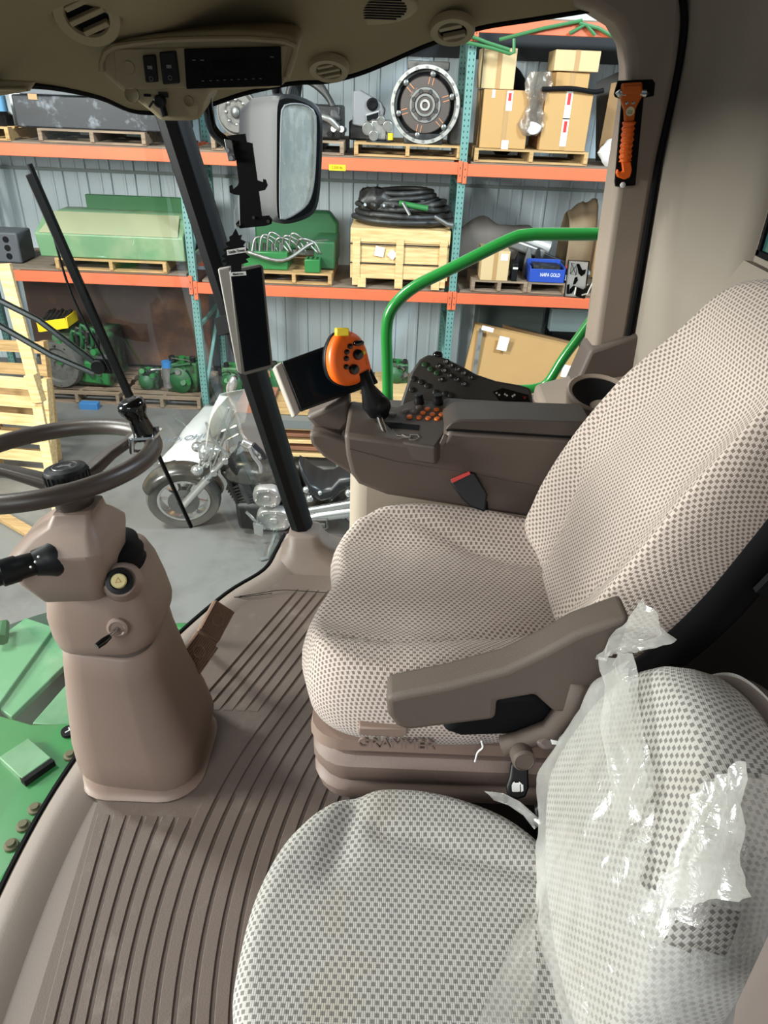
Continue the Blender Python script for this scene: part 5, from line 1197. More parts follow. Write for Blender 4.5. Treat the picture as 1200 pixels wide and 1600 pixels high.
m = M(); m.lathe([(CR - .034, .021), (CR, .021), (CR + .004, .0), (CR, -.02)], cc_, cn, 48); m.build('machined_flange', mat('machined_flange', 'a3a19c', .35, .6, var=.15), t, ang=40)
m = M(); m.lathe([(0, -.055), (CR - .045, -.055)], cc_, cn, 40); m.build('dark_gap', BLKM, t)
for i in range(20):
    a = 2 * math.pi * i / 20; p = cc_ + cn * .02 + (ca * math.cos(a) + cb * math.sin(a)) * (CR - .024); m = M(); m.cyl(p, p + cn * .012, .014, n=8); m.build('flange_bolt', STL, t)
m = M(); m.lathe([(0, 0), (.10, 0), (.11, .01), (.15, .01), (.16, 0), (.245, 0), (.255, -.02), (0, -.02)], cc_ + cn * .0, cn, 40); dk_ = m.build('clutch_disc', mat('disc_bronze', '4b433f', .45, .4, var=.25, col2='7d6656', c2lo=.6, c2hi=.7, c2scale=10), t, ang=40)
for r, hh, mt_ in ((.155, .012, STL), (.10, .014, STL), (.05, .02, ALU)):
    m = M(); m.lathe([(r, 0), (r, hh), (r - .02, hh), (r - .02, 0)], cc_, cn, 36); m.build('hub_ring', mt_, dk_, ang=40)
for i in range(8):
    a = 2 * math.pi * (i + .5) / 8; p = cc_ + cn * .006 + (ca * math.cos(a) + cb * math.sin(a)) * .125; m = M(); m.lathe([(0, 0), (.024, 0), (.02, .012), (0, .012)], p, cn, 10); m.build('damper_spring', GREASE, dk_)
for i in range(6):
    a = 2 * math.pi * i / 6 + .3; r_ = ca * math.cos(a) + cb * math.sin(a); tt = cn.cross(r_); m = M()
    for s in (-.02, .02): m.bar(cc_ + r_ * .18 + tt * s + cn * .003, cc_ + r_ * .245 + tt * s + cn * .003, .008, .006, cn)
    m.build('copper_strip', mat('copper', 'b07a5a', .4, .7), dk_)
    m = M(); m.ball(cc_ + r_ * .275 - cn * .0, (.03, .012, .03), 6); m.build('pressure_clip', STL, t)
m = M(); m.box((cc_.x + .02, RY + .42, cz + .34), (.42, .3, .08)); m.box((cc_.x + .33, RY + .4, zb + .17), (.12, .4, .34)); m.build('gearbox_case', GRYM, t, bev=.015)
m = M(); m.box((cc_.x - .0, RY + .34, zb + .05), (.4, .5, .1)); m.build('cradle', GREASE, t, bev=.01)
# ---- middle shelf, right bay boxes
zb = zm[2] + ZP + .003
def carton(u0, v0, u1, v1, y, d, mt_, lab, zbase, rz=0, tape=None, skew=0, labels=()):
    t, m, w_, h_ = boxat(u0, v0, u1, v1, y, d, mt_, 'cardboard_box', lab, 'box', rz=rz, skew=skew)
    t.location.z = zbase; b_ = m.build('carton', mt_, t, bev=.006)
    m = M(); m.box((0, -d / 2 - .0015, h_ / 2), (.045, .002, h_ * .98)); m.box((0, 0, h_ + .0015), (.045, d, .002))
    if skew:
        for v in m.bm.verts: v.co.x += skew * v.co.z
    m.build('packing_tape', mat('tan_tape', 'a88559', .35), t, smooth=False)
    for (fx_, fz_, w2, h2, mt2) in labels:
        m = M(); m.box(((fx_ - .5) * w_ + skew * fz_ * h_, -d / 2 - .003, fz_ * h_), (w2, .002, h2)); lb = m.build('label', mt2, t, smooth=False)
        if h2 > .1:
            m = M(); m.box(((fx_ - .5) * w_ + skew * fz_ * h_, -d / 2 - .0045, fz_ * h_ + h2 * .2), (w2 * .5, .001, h2 * .4)); m.build('label_print', RED, lb, smooth=False)
    return t, w_, h_
LBL = mat('label_white', 'dcd8d0', .6)
t1, w1, h1 = carton(748, 240, 830, 152, RY + .05, .75, CARD, 'large cardboard box with red striped label, left box on the pallet', zb, labels=((.55, .82, .06, .17, LBL), (.2, .93, .03, .07, LBL), (.55, .07, .07, .08, LBL)))
t2_, w2_, h2_ = carton(840, 247, 926, 158, RY + .05, .75, CARD, 'large cardboard box with two tall red labels, right box on the pallet', zb, labels=((.5, .78, .065, .25, LBL), (.5, .32, .065, .25, LBL)))
carton(750, 150, 808, 88, RY + .12, .5, CARDL, 'pale cardboard box stacked on the left pallet box', zb + h1 + .004)
t3, w3, h3 = carton(864, 157, 920, 130, RY + .15, .5, CARD, 'low brown cardboard box on the right pallet box', zb + h2_ + .004)
carton(864, 130, 938, 100, RY + .12, .5, CARDL, 'flat pale cardboard box on top of the right pallet stack', zb + h2_ + h3 + .010, rz=-.04)
m = M(); m.tube(spl([V((t2_.location.x - .28, RY + .03, zb + h2_ + .01)), V((t2_.location.x, RY + .02, zb + h2_ + .025)), V((t2_.location.x + .22, RY + .03, zb + h2_ + .005)), V((t2_.location.x + .32, RY + .04, zb + h2_ + .02))], 5), .022, 8)
tag(m.build('black_strap', BLKM), 'black padded strap along the top edge of the right pallet box', 'strap')
fp = at(815, 128, y=RY + .2)
m = M(); m.ball((fp.x - .02, RY + .965, zb + h1 * .6), (.2, .12, h1 * .6 + .14), 12); m.rough(.05, 7); tag(m.build('black_bag', BLKM), 'crumpled black bag between the cardboard boxes', 'bag')
P = []
for i in range(18):
    s = i / 17; v = 112 + s * 100; uc = 845 - 18 * s; hw = 17 + 4 * math.sin(s * 9) - 8 * (s > .85) * (s - .85) / .15
    P.append([at(uc + hw * (j / 5 - 1), v, y=RY + .03 - .03 * math.sin(j * .6)) + V((noise.noise(V((s * 8, j * .6, 1))) * .02, noise.noise(V((s * 8, j * .7, 4))) * .04 - .01, 0)) for j in range(11)])
m = M(); m.grid(P); o = m.build('bubble_wrap', film('brown_film', .4, (.8, .72, .62), (.36, .30, .24), .12), ang=0); tag(o, 'brown translucent packing film hanging between the cardboard boxes', 'packing film')
m = M(); m.ball(at(834, 200, y=RY + .02), (.085, .04, .06), 8); m.rough(.03, 12); tag(m.build('white_rag', WHT), 'crumpled white rag at the end of the packing film', 'rag')
for k, (uv, lab) in enumerate((([(955, 130), (985, 125), (975, 262), (952, 238), (935, 236)], 'tall leaning cardboard sheet at the right end of the middle shelf'),)):
    m = M(); m.prism(ats(uv, y=RY + .35), (.02, .06, 0)); tag(m.build('cardboard_sheet', CARDD, bev=.003), lab, 'cardboard')
m = M(); m.prism(ats([(932, 128), (975, 108), (985, 150), (955, 252), (930, 251)], y=RY + .6), (.1, .06, 0)); tag(m.build('dark_board', mat('dark_board', '3b332c', .7), bev=.003), 'dark board leaning behind the cardboard sheet on the middle shelf', 'board')
bg_ = at(955, 262, y=RY + .2); m = M(); m.ball((bg_.x, RY + .2, zm[2] + .12), (.17, .15, .13), 10); m.rough(.05, 8, 3); tag(m.build('white_bag', mat('white_plastic_bag', 'cfcfcd', .5)), 'crumpled white plastic bag at the right end of the middle shelf', 'bag')
# green tubes on the top shelf
t = thing('tube_truss', 'green tubular frame lying over the top rack beam', 'frame', at(830, 50, y=RY))
GT = mat('frame_green', '386e42', .4)
for l in ([(720, 64), (768, 75), (797, 84), (803, 82), (803, 60)], [(797, 78), (760, 66), (720, 50)], [(780, 62), (850, 44), (910, 32)], [(890, 52), (915, 38), (930, 55)], [(905, 36), (935, 44), (960, 58)]):
    m = M(); m.tube(ats(l, y=RY - .06), .016, 8); m.build('tube', GT, t)

# ---- lower shelf, left bay
zb = zl[0] + ZP
xa, xb = X(68, 430), X(292, 430)
t = thing('green_hopper', 'pale green metal hopper on a pallet on the lower shelf', 'hopper', ((xa + xb) / 2, RY + .5, zb))
m = M(); m.prism([(xa, RY + .05, zb + .004), (xa, RY + .0, zb + .26), (xa, RY + .3, zb + .40), (xa, RY + .95, zb + .40), (xa, RY + .95, zb + .004)], (xb - xa, 0, 0)); m.build('hopper_body', mat('hopper_green', '688f69', .5, var=.08, col2='8f9f7c', c2lo=.45, c2hi=.7, c2scale=2), t, bev=.015)
m = M(); m.prism([(xa + .05, RY + .0, zb + .265), (xb - .05, RY + .0, zb + .265), (xb - .1, RY + .32, zb + .43), (xa + .12, RY + .32, zb + .43)], (0, .01, .012)); m.build('sloped_lid', mat('hopper_tan', '8c8f70', .6, var=.06, col2='78936d', c2lo=.6, c2hi=.8, c2scale=3), t, bev=.004)
m = M(); m.box(((xa + xb) / 2 + .12, RY + .9, zb + .46), (xb - xa - .3, .06, .18)); m.build('rear_flange', GRN, t, bev=.008)
m = M(); m.prism([(xb + .002, RY + .2, zb + .05), (xb + .002, RY + .9, zb + .05), (xb + .002, RY + .9, zb + .33), (xb + .002, RY + .35, zb + .33)], (.004, 0, 0)); m.build('end_opening', BLKM, t, smooth=False)
bx = at(18, 405, y=RY + .25); t = thing('plastic_block', 'dark grey plastic block with round holes at the left end of the lower shelf', 'block', (bx.x - .08, RY + .35, zl[0] + .001))
m = M(); m.box((bx.x - .1, RY + .4, zl[0] + .17), (.46, .36, .33)); m.build('block_body', mat('block_grey', '4a4d52', .6), t, bev=.02)
for dz in (.08, .17, .26):
    m = M(); m.lathe([(0, 0), (.035, 0), (.035, .003), (0, .003)], (bx.x + .0, RY + .22, zl[0] + dz), (0, -1, 0), 16); m.build('block_hole', BLKM, t)
# ---- lower shelf, centre bay
zb = zl[1] + ZP; gx = at(460, 400, y=RY + .3).x
t = thing('green_machine_part', 'green hydraulic valve assembly with bent steel pipes on the lower shelf', 'machine part', (gx, RY + .5, zb))
m = M(); m.prism([(gx - .52, RY + .75, zb + .1), (gx - .52, RY + .75, zb + .54), (gx + .36, RY + .75, zb + .54), (gx + .46, RY + .75, zb + .42), (gx + .46, RY + .75, zb + .1)], (0, .15, 0)); m.build('back_shield', GRND, t, bev=.03)
m = M(); m.box((gx - .3, RY + .35, zb + .1), (.5, .5, .19)); m.build('valve_block', GRN, t, bev=.01)
m = M(); m.box((gx + .35, RY + .55, zb + .16), (.24, .7, .3)); m.build('side_channel', GRND, t, bev=.02)
m = M(); m.box((gx + .23, RY + .12, zb + .075), (.17, .17, .14)); ctl = m.build('control_box', GRN, t, bev=.008)
for i in range(6): m = M(); m.cyl((gx + .18 + .05 * (i % 3), RY + .09 + .06 * (i // 3), zb + .144), (gx + .18 + .05 * (i % 3), RY + .09 + .06 * (i // 3), zb + .15), .012, n=10); m.build('port_hole', BLKM, ctl)
for k in range(7):
    x = gx - .45 + k * .08; m = M(); m.tube(spl([(x, RY + .1 + .03 * k, zb + .16), (x + .05, RY + .15, zb + .33 + .03 * (k % 3)), (x + .2, RY + .2, zb + .3), (x + .28 + .05 * (k % 2), RY + .2, zb + .18)], 5), .012, 6); m.build('steel_pipe', ALU, t, ang=0)
m = M(); m.tube(spl([(gx - .5, RY + .05, zb + .2), (gx - .1, RY + .06, zb + .12), (gx + .2, RY + .2, zb + .28), (gx + .4, RY + .3, zb + .3)], 6), .02, 8); m.build('steel_pipe', ALU, t, ang=0)
for k in range(5): m = M(); m.cyl((gx - .5 + .09 * k, RY + .2, zb + .18), (gx - .5 + .09 * k, RY + .2, zb + .27), .02, n=10); m.build('pipe_union', STL, t)
# crate with feet
xa, xb = X(547, 430), X(699, 435); zf = zl[1]
t = thing('wooden_crate', 'pine plywood shipping crate with paper labels on the lower shelf', 'crate', ((xa + xb) / 2, RY + .4, zf)); CT = .09; CH = .62
m = M(); m.box(((xa + xb) / 2, RY + .45, zf + CT + (CH - CT) / 2), (xb - xa, .8, CH - CT)); m.build('crate_box', PALL, t, bev=.003)
for f in (.06, .5, .94) :
    x = xa + (xb - xa) * f; m = M(); m.box((x, RY + .04, zf + CH / 2 - .04), (.085, .03, CH - .12)); m.build('batten', PALL, t, bev=.002)
    m = M(); m.box((xa + (xb - xa) * (.12 + .38 * (f * 2 - .12) / .88 * 1.0), RY + .06, zf + .05), (.09, .09, .10)); m.build('foot', PALL, t, bev=.002)
for zz, hh in ((CH - .07, .14), (CT + .08, .14)):
    m = M(); m.box(((xa + xb) / 2, RY + .045, zf + zz), (xb - xa, .02, hh)); m.build('rail_board', PALL, t, bev=.002)
for zz in (CH - .16, CT + .17): m = M(); m.box(((xa + xb) / 2, RY + .027, zf + zz), (xb - xa + .004, .004, .014)); m.build('steel_strap', GREASE, t, smooth=False)
for u, v, s, r in ((593, 393, .10, 10), (613, 398, .08, 40)):
    m = M(); m.box(at(u, v, y=RY + .032), (s, .003, s), rotm(0, r, 0)); m.build('paper_label', WHT, t, smooth=False)
hzx = (xa + xb) / 2 + .03; t = thing('hose_coil', 'big coil of black hydraulic hoses on top of the pine crate', 'hose coil', (hzx, RY + .42, zf + CH))
coil(t, V((hzx, RY + .42, zf + CH + .03)), .56, 4, RUB, .03, sq=.62, hgt=.058, seed=1); coil(t, V((hzx - .08, RY + .42, zf + CH + .2)), .44, 3, RUB, .026, sq=.6, hgt=.05, seed=4, tilt=.03)
m = M(); m.ball((hzx - .3, RY + .3, zf + CH + .26), (.2, .18, .13), 10); m.rough(.05, 9); m.build('wire_bundle', GREASE, t)
m = M(); m.tube([(hzx - .06, RY + .12, zf + CH + .25), (hzx + .25, RY + .1, zf + CH + .21)], .03, 10); m.build('green_hose_end', GRN, t)
m = M(); m.tube([(hzx - .02, RY + .08, zf + CH + .26), (hzx + .06, RY - .0, zf + CH + .15)], .018, 8); m.build('steel_fitting', STL, t)
m = M(); m.tube([(hzx + .32, RY + .0, zf + CH + .15), (hzx + .46, RY - .02, zf + CH + .08), (hzx + .52, RY - .02, zf + CH + .07)], [.02, .026, .032], 10); m.build('steel_fitting', STL, t)
for k in range(4): m = M(); m.cyl((hzx - .45 + .1 * k, RY + .12, zf + CH + .2 + .03 * (k % 2)), (hzx - .42 + .1 * k, RY + .06, zf + CH + .23), .016, n=10); m.build('steel_fitting', STL, t)
# ---- lower shelf, right bay
zb = zl[2] + ZP
tp = at(760, 400, y=RY + .4); P = []
for i in range(22):
    s = i / 21; x = X(716, 430) + s * 1.05; r = []
    hh = .62 * (1 - abs(s - .45) ** 2.2 * 1.6) + .05 * math.sin(s * 9)
    for j in range(16):
        a = math.pi * j / 15; r.append(V((x + noise.noise(V((s * 4, j * .3, 0))) * .04, RY + .52 - .38 * math.cos(a), zl[2] + .02 + max(.02, hh) * math.sin(a) ** .7 + noise.noise(V((s * 5, j * .4, 3))) * .05 * math.sin(a))))
    P.append(r)
for r in P:
    for q_ in r: q_.y = RY + .86 + (q_.y - RY - .52) * .5
m = M(); m.grid(P); o = m.build('tarp', mat('grey_tarp', '6a625b', .9, var=.12, col2='4b453f', c2lo=.5, c2hi=.75), ang=0, solid=.004); tag(o, 'grey brown tarp heaped over parts on the lower right shelf', 'tarp')
carton(748, 455, 796, 411, RY + .03, .4, CARDL, 'small cardboard carton with a white label on the lower shelf', zb, labels=((.8, .8, .08, .07, LBL),))
t, m, w_, h_ = boxat(797, 452, 809, 425, RY + .03, .2, None, 'battery', 'small black battery beside the cardboard carton', 'battery'); t.location.z = zb; m.build('case', BLK, t, bev=.006); m = M(); m.box((0, 0, h_ + .005), (w_ * .8, .15, .012)); m.build('lid', BLKM, t); m = M(); m.box((0, -.102, h_ * .75), (w_ * .9, .002, .02)); m.build('label', LBL, t, smooth=False)
xa, xb = X(827, 440), X(880, 444); t = thing('blue_tray', 'blue open parts tray on the lower right shelf', 'tray', ((xa + xb) / 2, RY + .15, zb)); BLU = mat('tray_blue', '2747a0', .4)
m = M(); wd_ = xb - xa
m.box(((xa + xb) / 2, RY + .03, zb + .075), (wd_, .012, .14)); m.box(((xa + xb) / 2, RY + .33, zb + .1), (wd_, .012, .19)); m.box((xa, RY + .18, zb + .085), (.012, .3, .16)); m.box((xb, RY + .18, zb + .085), (.012, .3, .16)); m.box(((xa + xb) / 2, RY + .18, zb + .008), (wd_, .3, .012)); bt = m.build('tray_body', BLU, t, bev=.003)
text('NAPA GOLD', .055, ((xa + xb) / 2 + .03, RY + .022, zb + .085), (1, 0, 0), (0, 0, 1), WHT, bt, depth=.0005, squeeze=.7)
m = M(); m.box(((xa + xb) / 2 + .0, RY + .2, zb + .12), (wd_ * .8, .2, .1)); m.rough(.03, 12); m.build('tray_contents', GREASE, t)
for u, lab, mt_ in ((823, 'tall grey plastic funnel standing at the left of the blue tray', GRYM), (838, 'dark plastic wedge standing in front of the black panel', BLK)):
    p = at(u, 430, y=RY + .3); m = M(); m.loft([[V((p.x + dx * k, RY + .38 + dy * k, zb + z)) for dx, dy in ((-.05, -.05), (.05, -.05), (.06, .05), (-.04, .05))] for z, k in ((.0, 1), (.18, .8), (.3, .25))]); tag(m.build('plastic_wedge', mt_, bev=.004), lab, 'plastic part')
m = M(); m.bar(at(808, 398, y=RY + .5), at(888, 430, y=RY + .5), .05, .26, (0, 0, 1)); tag(m.build('plastic_board', mat('panel_black', '1d1d20', .5), bev=.01), 'black plastic panel leaning behind the blue tray', 'panel')
m = M(); m.bar(at(795, 378, y=RY + .45), at(850, 398, y=RY + .45), .09, .12); tag(m.build('white_tube', ALU, bev=.03), 'pale aluminium tube section on the tarp', 'tube')
m = M(); m.cyl(at(820, 374, y=RY + .58), at(858, 388, y=RY + .55), .08, n=16); tag(m.build('grey_cylinder', mat('light_cylinder', 'b4b3b0', .4, .3)), 'light grey cylinder lying above the black panel', 'cylinder')
P = []
for i in range(10):
    s = i / 9; P.append([V((X(900, 400) + s * .30, RY + .75 - .3 * math.cos(math.pi * j / 9), zb + .05 + (.6 + .15 * s) * math.sin(math.pi * j / 9) ** .7 + noise.noise(V((s * 3, j * .4, 7))) * .08)) for j in range(10)])
m = M(); m.grid(P); o = m.build('brown_sack', mat('brown_sack', '7d6a52', .9, var=.15), ang=0, solid=.004); tag(o, 'brown sacking heap behind the window decal on the lower shelf', 'sack')
m = M(); m.box((at(958, 385, y=RY + .3).x, RY + .35, zb + .42), (.3, .3, .84)); tag(m.build('tall_carton', CARD, bev=.005), 'tall brown carton at the right end of the lower shelf', 'box')
t, m, w_, h_ = boxat(880, 453, 888, 432, RY + .05, .12, None, 'oil_bottle', 'small dark oil bottle with white label right of the blue tray', 'bottle'); t.location.z = zb; m.build('bottle_body', BLK, t, bev=.01); m = M(); m.box((0, -.0615, h_ * .4), (w_ * .9, .002, h_ * .4)); m.build('label', WHT, t, smooth=False); m = M(); m.cyl((0, 0, h_), (0, 0, h_ + .03), .015, n=10); m.build('cap', RED, t)

def greeble(t, c, ext, n, seed, nm):
    r = random.Random(seed)
    for k in range(n):
        p = V((c.x + r.uniform(-1, 1) * ext[0], c.y + r.uniform(-1, 1) * ext[1], c.z + r.uniform(-1, 1) * ext[2])); s = r.uniform(.018, .05); m = M(); q = r.random()
        if q < .45: m.cyl(p, p + V((r.uniform(-.3, .3), -1, r.uniform(-.3, .5))).normalized() * s * 1.8, s * .8, n=10)
        elif q < .75: m.tube(spl([p, p + V((r.uniform(-.1, .1), -.06, .06)), p + V((r.uniform(-.16, .16), -.02, r.uniform(-.1, .12)))], 4), s * .32, 6)
        else: m.box(p, (s * 2, s * 1.4, s * 1.6), rotm(0, r.uniform(-40, 40), 0))
        m.build(nm, [GREASE, GRND, GRYM, STL, GRN][r.randrange(5)], t, smooth=True)
# ---- floor level behind the racks
# rusty sheet
m = M(); m.prism([(X(33, 455, RY + .9), RY + .95, FZ + .2), (X(33, 455, RY + .9), RY + 1.0, -.56), (-2.33, RY + 1.0, -.60), (-2.33, RY + .9, FZ + .2)], (0, .02, 0))
tag(m.build('rusty_steel_sheet', mat('rust_brown', '4a352c', .7, var=.25, scale=2, col2='7a5236', c2lo=.5, c2hi=.75, c2scale=1.6)), 'big rusty brown steel sheet standing behind the lower left bay', 'sheet')
FZP = FZ
pallet(X(60, 640), X(190, 640), FZ, 'weathered pallet on the floor under the old green engine', y=RY + .0, mt_=PALD, h=.14, grp='pallets on the floor')
pallet(X(200, 650), X(318, 655), FZ, 'weathered pallet on the floor under the small green motors', y=RY - .05, mt_=PALD, h=.14, grp='pallets on the floor')
pallet(X(395, 650), X(560, 660), FZ, 'floor pallet under the green castings below the centre bay', y=RY + .05, mt_=PAL, h=.14, grp='pallets on the floor')
m = M(); m.box(at(140, 632, y=RY - .12) + V((0, 0, -.02)), (.22, .1, .1)); tag(m.build('blue_block', mat('blue_paint', '3d78b0', .5), bev=.004), 'small blue block on the floor beside the weathered pallets', 'block')
zb = FZ + .14; ex_ = at(108, 545, y=RY + .3).x
t = thing('old_engine', 'old green engine with round flywheel housing on the floor at the left', 'engine', (ex_, RY + .4, zb))
m = M(); m.box((ex_ + .18, RY + .5, zb + .33), (.62, .6, .62)); m.rough(.04, 5); m.build('engine_block', mat('engine_green', '3c6240', .6, var=.3, scale=12, col2='2c2a24', c2lo=.40, c2hi=.55, c2scale=7), t, bev=.03)
fc = at(88, 553, y=RY + .12); m = M(); m.lathe([(0, .0), (.05, .01), (.06, .03), (.19, .02), (.21, .05), (.27, .05), (.285, 0), (.285, -.1), (0, -.1)], (fc.x, RY + .15, zb + .30), (-.15, -1, .05), 36); m.build('flywheel_housing', GRYM, t, ang=40)
for i in range(12): a = 2 * math.pi * i / 12; m = M(); m.ball((fc.x + .245 * math.cos(a), RY + .10, zb + .30 + .245 * math.sin(a)), .016, 5); m.build('housing_bolt', GREASE, t)
for k in range(6): m = M(); m.tube(spl([(ex_ + .1 + .06 * k, RY + .2, zb + .5), (ex_ + .15 + .06 * k, RY + .15, zb + .72 + .04 * (k % 3)), (ex_ + .3 + .04 * k, RY + .2, zb + .6)], 4), .022, 7); m.build('engine_hose', GREASE if k % 2 else GRND, t, ang=0)
m = M(); m.box((ex_ + .3, RY + .3, zb + .2), (.35, .25, .3)); m.rough(.03, 9); m.build('gear_cover', GRN, t, bev=.03)
greeble(t, V((ex_ + .18, RY + .18, zb + .35)), (.34, .04, .30), 26, 21, 'engine_fitting')
ty = at(83, 513, y=RY + .25); t = thing('yellow_tray', 'yellow plastic tray of dark tools lying on the old engine', 'tray', (ty.x, RY + .4, zb + .70)); m = M(); tz = zb + .70
m.box((ty.x, RY + .25, tz + .05), (.36, .015, .12), rotm(0, -10, 0)); m.box((ty.x, RY + .55, tz + .06), (.36, .015, .12), rotm(0, -10, 0)); m.box((ty.x - .18, RY + .4, tz + .02), (.015, .3, .12)); m.box((ty.x + .18, RY + .4, tz + .09), (.015, .3, .12)); m.box((ty.x, RY + .4, tz + .0), (.36, .3, .015), rotm(0, -10, 0)); m.build('tray_body', YEL, t, bev=.003)
for k in range(6): m = M(); m.bar((ty.x - .14 + .05 * k, RY + .3, tz + .08), (ty.x - .1 + .05 * k, RY + .5, tz + .15 + .02 * (k % 2)), .03, .03); m.build('tool', GREASE, t)
def casting(u, v, s, lab, seed, y=RY + .3, zb_=zb, cap=None):
    global _g
    _g = seed
    p = at(u, v, y=y); t = thing('green_casting', lab, 'machine part', (p.x, y, zb_), group=None); m = M(); m.box((p.x, y, zb_ + s * .45), (s * .9, s * .7, s * .88)); m.rough(.03, 8, seed); m.build('casting_body', mat('casting_green', '3a6a40', .5, var=.25, scale=12, col2='26291f', c2lo=.45, c2hi=.62, c2scale=8), t, bev=.02)
    m = M(); m.lathe([(0, 0), (s * .36, 0), (s * .38, .03), (s * .2, .07), (s * .1, .08), (0, .08)], (p.x - s * .1, y - s * .36, zb_ + s * .4), (-.2, -1, 0), 20); m.build('round_flange', GRND, t, ang=40)
    for k in range(3): m = M(); m.cyl((p.x + s * (.3 * k - .3), y - s * .2, zb_ + s * .85), (p.x + s * (.3 * k - .3), y - s * .25, zb_ + s * 1.05), s * .09, n=10); m.build('port', GREASE if k != 1 else GRN, t)
    greeble(t, V((p.x, y - s * .36, zb_ + s * .62)), (s * .34, .03, s * .30), 12, seed, 'fitting')
    if cap: 
        m = M(); m.cyl((p.x - s * .45, y - s * .3, zb_ + s * .15), (p.x - s * .45, y - s * .3, zb_ + s * .75), s * .17, n=14); m.build('reservoir', ALU, t); m = M(); m.cyl((p.x - s * .45, y - s * .3, zb_ + s * .75), (p.x - s * .45, y - s * .3, zb_ + s * .92), s * .15, n=14); m.build('blue_cap', mat('blue_paint', '3d78b0', .5), t)
casting(236, 588, .26, 'small green casting on the floor pallet in front of the rusty sheet', 2)
casting(292, 590, .42, 'green hydraulic motor with blue capped reservoir on the floor pallet', 5, cap=1)
casting(372, 600, .36, 'green casting on the floor behind the charcoal cab pillar', 7)
casting(447, 602, .40, 'bright green casting on the floor left of the joystick monitor', 9)
casting(620, 612, .28, 'green casting on the timber behind the handrail foot', 12, y=RY + .5, zb_=FZ + .281)
p = at(610, 605, y=RY + .3); m = M(); m.box((.2, RY + .4, FZ + .14), (.78, .8, .28)); tag(m.build('timber_stack', PALL, bev=.01), 'low stack of pale timber on the floor behind the handrail', 'timber')
# flattened cardboard and bins, right bay floor
m = M(); m.prism([at(722, 595, y=RY + .12), at(742, 507, y=RY + .3), at(790, 518, y=RY + .3), at(905, 545, y=RY + .3), at(925, 640, y=RY + .1), at(720, 620, y=RY + .1)], (0, .05, .02)); o = m.build('flattened_carton', CARD, bev=.003); tag(o, 'large flattened cardboard carton leaning in the right bay', 'cardboard')
for (u, v, w2, h2, r, nm, mt2) in ((786, 537, .12, .16, 10, 'paper_label', WHT), (884, 580, .1, .15, 10, 'paper_label', WHT), (762, 514, .14, .05, 12, 'paper_label', WHT)):
    q = at(u, v, y=RY + .19); m = M(); m.box(q, (w2, .004, h2), rotm(-8, r, 0)); m.build(nm, mt2, o, smooth=False)
m = M(); m.bar(at(752, 513, y=RY + .24), at(738, 600, y=RY + .09), .05, .004, (0, 1, 0)); m.build('silver_tape', ALU, o, smooth=False)
m = M(); m.prism([at(786, 508, y=RY + .42), at(905, 538, y=RY + .42), at(905, 580, y=RY + .4), at(784, 580, y=RY + .4)], (0, .05, .0)); tag(m.build('cardboard_sheet', CARDD, bev=.003), 'second brown cardboard sheet behind the flattened carton', 'cardboard')
t, m, w_, h_ = boxat(858, 518, 935, 486, RY + .55, .4, None, 'grey_bin', 'pale grey plastic bin under the lower right beam', 'bin'); GB = t.location.z; m.build('bin_body', mat('bin_grey', '8b9b9d', .5), t, bev=.01); m = M(); m.box((0, 0, h_), (w_ + .03, .43, .02)); m.build('bin_rim', mat('bin_grey', '8b9b9d', .5), t, bev=.004)
t, m, w_, h_ = boxat(732, 640, 850, 492, RY + .6, .4, None, 'dark_green_bin', 'dark green grey bin behind the flattened carton', 'bin'); m.build('bin_body', mat('bin_dark', '434c48', .6), t, bev=.01); t.location.z = FZ; m = M(); m.box((0, 0, h_ + .0), (w_ + .03, .43, .03)); m.build('bin_rim', mat('bin_dark', '434c48', .6), t)
m = M(); cz_ = GB - .003; m.box((at(895, 560, y=RY + .7).x + .05, RY + .75, (FZ + cz_) / 2), (.8, .42, cz_ - FZ)); tag(m.build('support_cabinet', BLK), 'black cabinet below the pale grey bin', 'cabinet')

# lumber rack behind the motorcycle
lx0, lx1 = at(430, 700, y=6.6).x, at(600, 700, y=6.6).x; zt = at(470, 655, y=6.6).z
t = thing('lumber_rack', 'low steel rack stacked with boards behind the motorcycle', 'rack', ((lx0 + lx1) / 2, 6.9, FZ))
SG = mat('rack_grey', '767a78', .5, .3)
for x in (lx0, (lx0 + lx1) / 2 + .1, lx1):
    m = M(); m.box((x, 6.6, (FZ + zt) / 2), (.06, .06, zt - FZ)); m.build('rack_leg', SG, t)
m = M(); m.box(((lx0 + lx1) / 2, 6.9, zt - .05), (lx1 - lx0, .66, .09)); m.build('rack_frame', SG, t)
for k in range(6):
    m = M(); m.box(((lx0 + lx1) / 2 - .02 * (k % 3), 6.9, FZ + .16 + k * .075), (lx1 - lx0 - .12, .6, .035)); m.build('board', PALL if k % 2 == 0 else wood('brown_board', '8c5c42', '6e4733'), t, bev=.003)
for k, (u0, u1) in enumerate(((372, 425), (425, 600))):
    m = M(); m.box(((at(u0, 650, y=6.7).x + at(u1, 650, y=6.7).x) / 2, 6.95, zt + .03 + .02 * (1 - k)), (at(u1, 650, y=6.7).x - at(u0, 650, y=6.7).x, .5, .06 + .04 * (1 - k))); tag(m.build('plank', wood('red_brown_plank', '9a6a52', '7c4f3c') if k == 0 else PAL, bev=.003), ['red brown plank on the lumber rack beside the cab pillar', 'long pale plank across the top of the lumber rack'][k], 'plank')
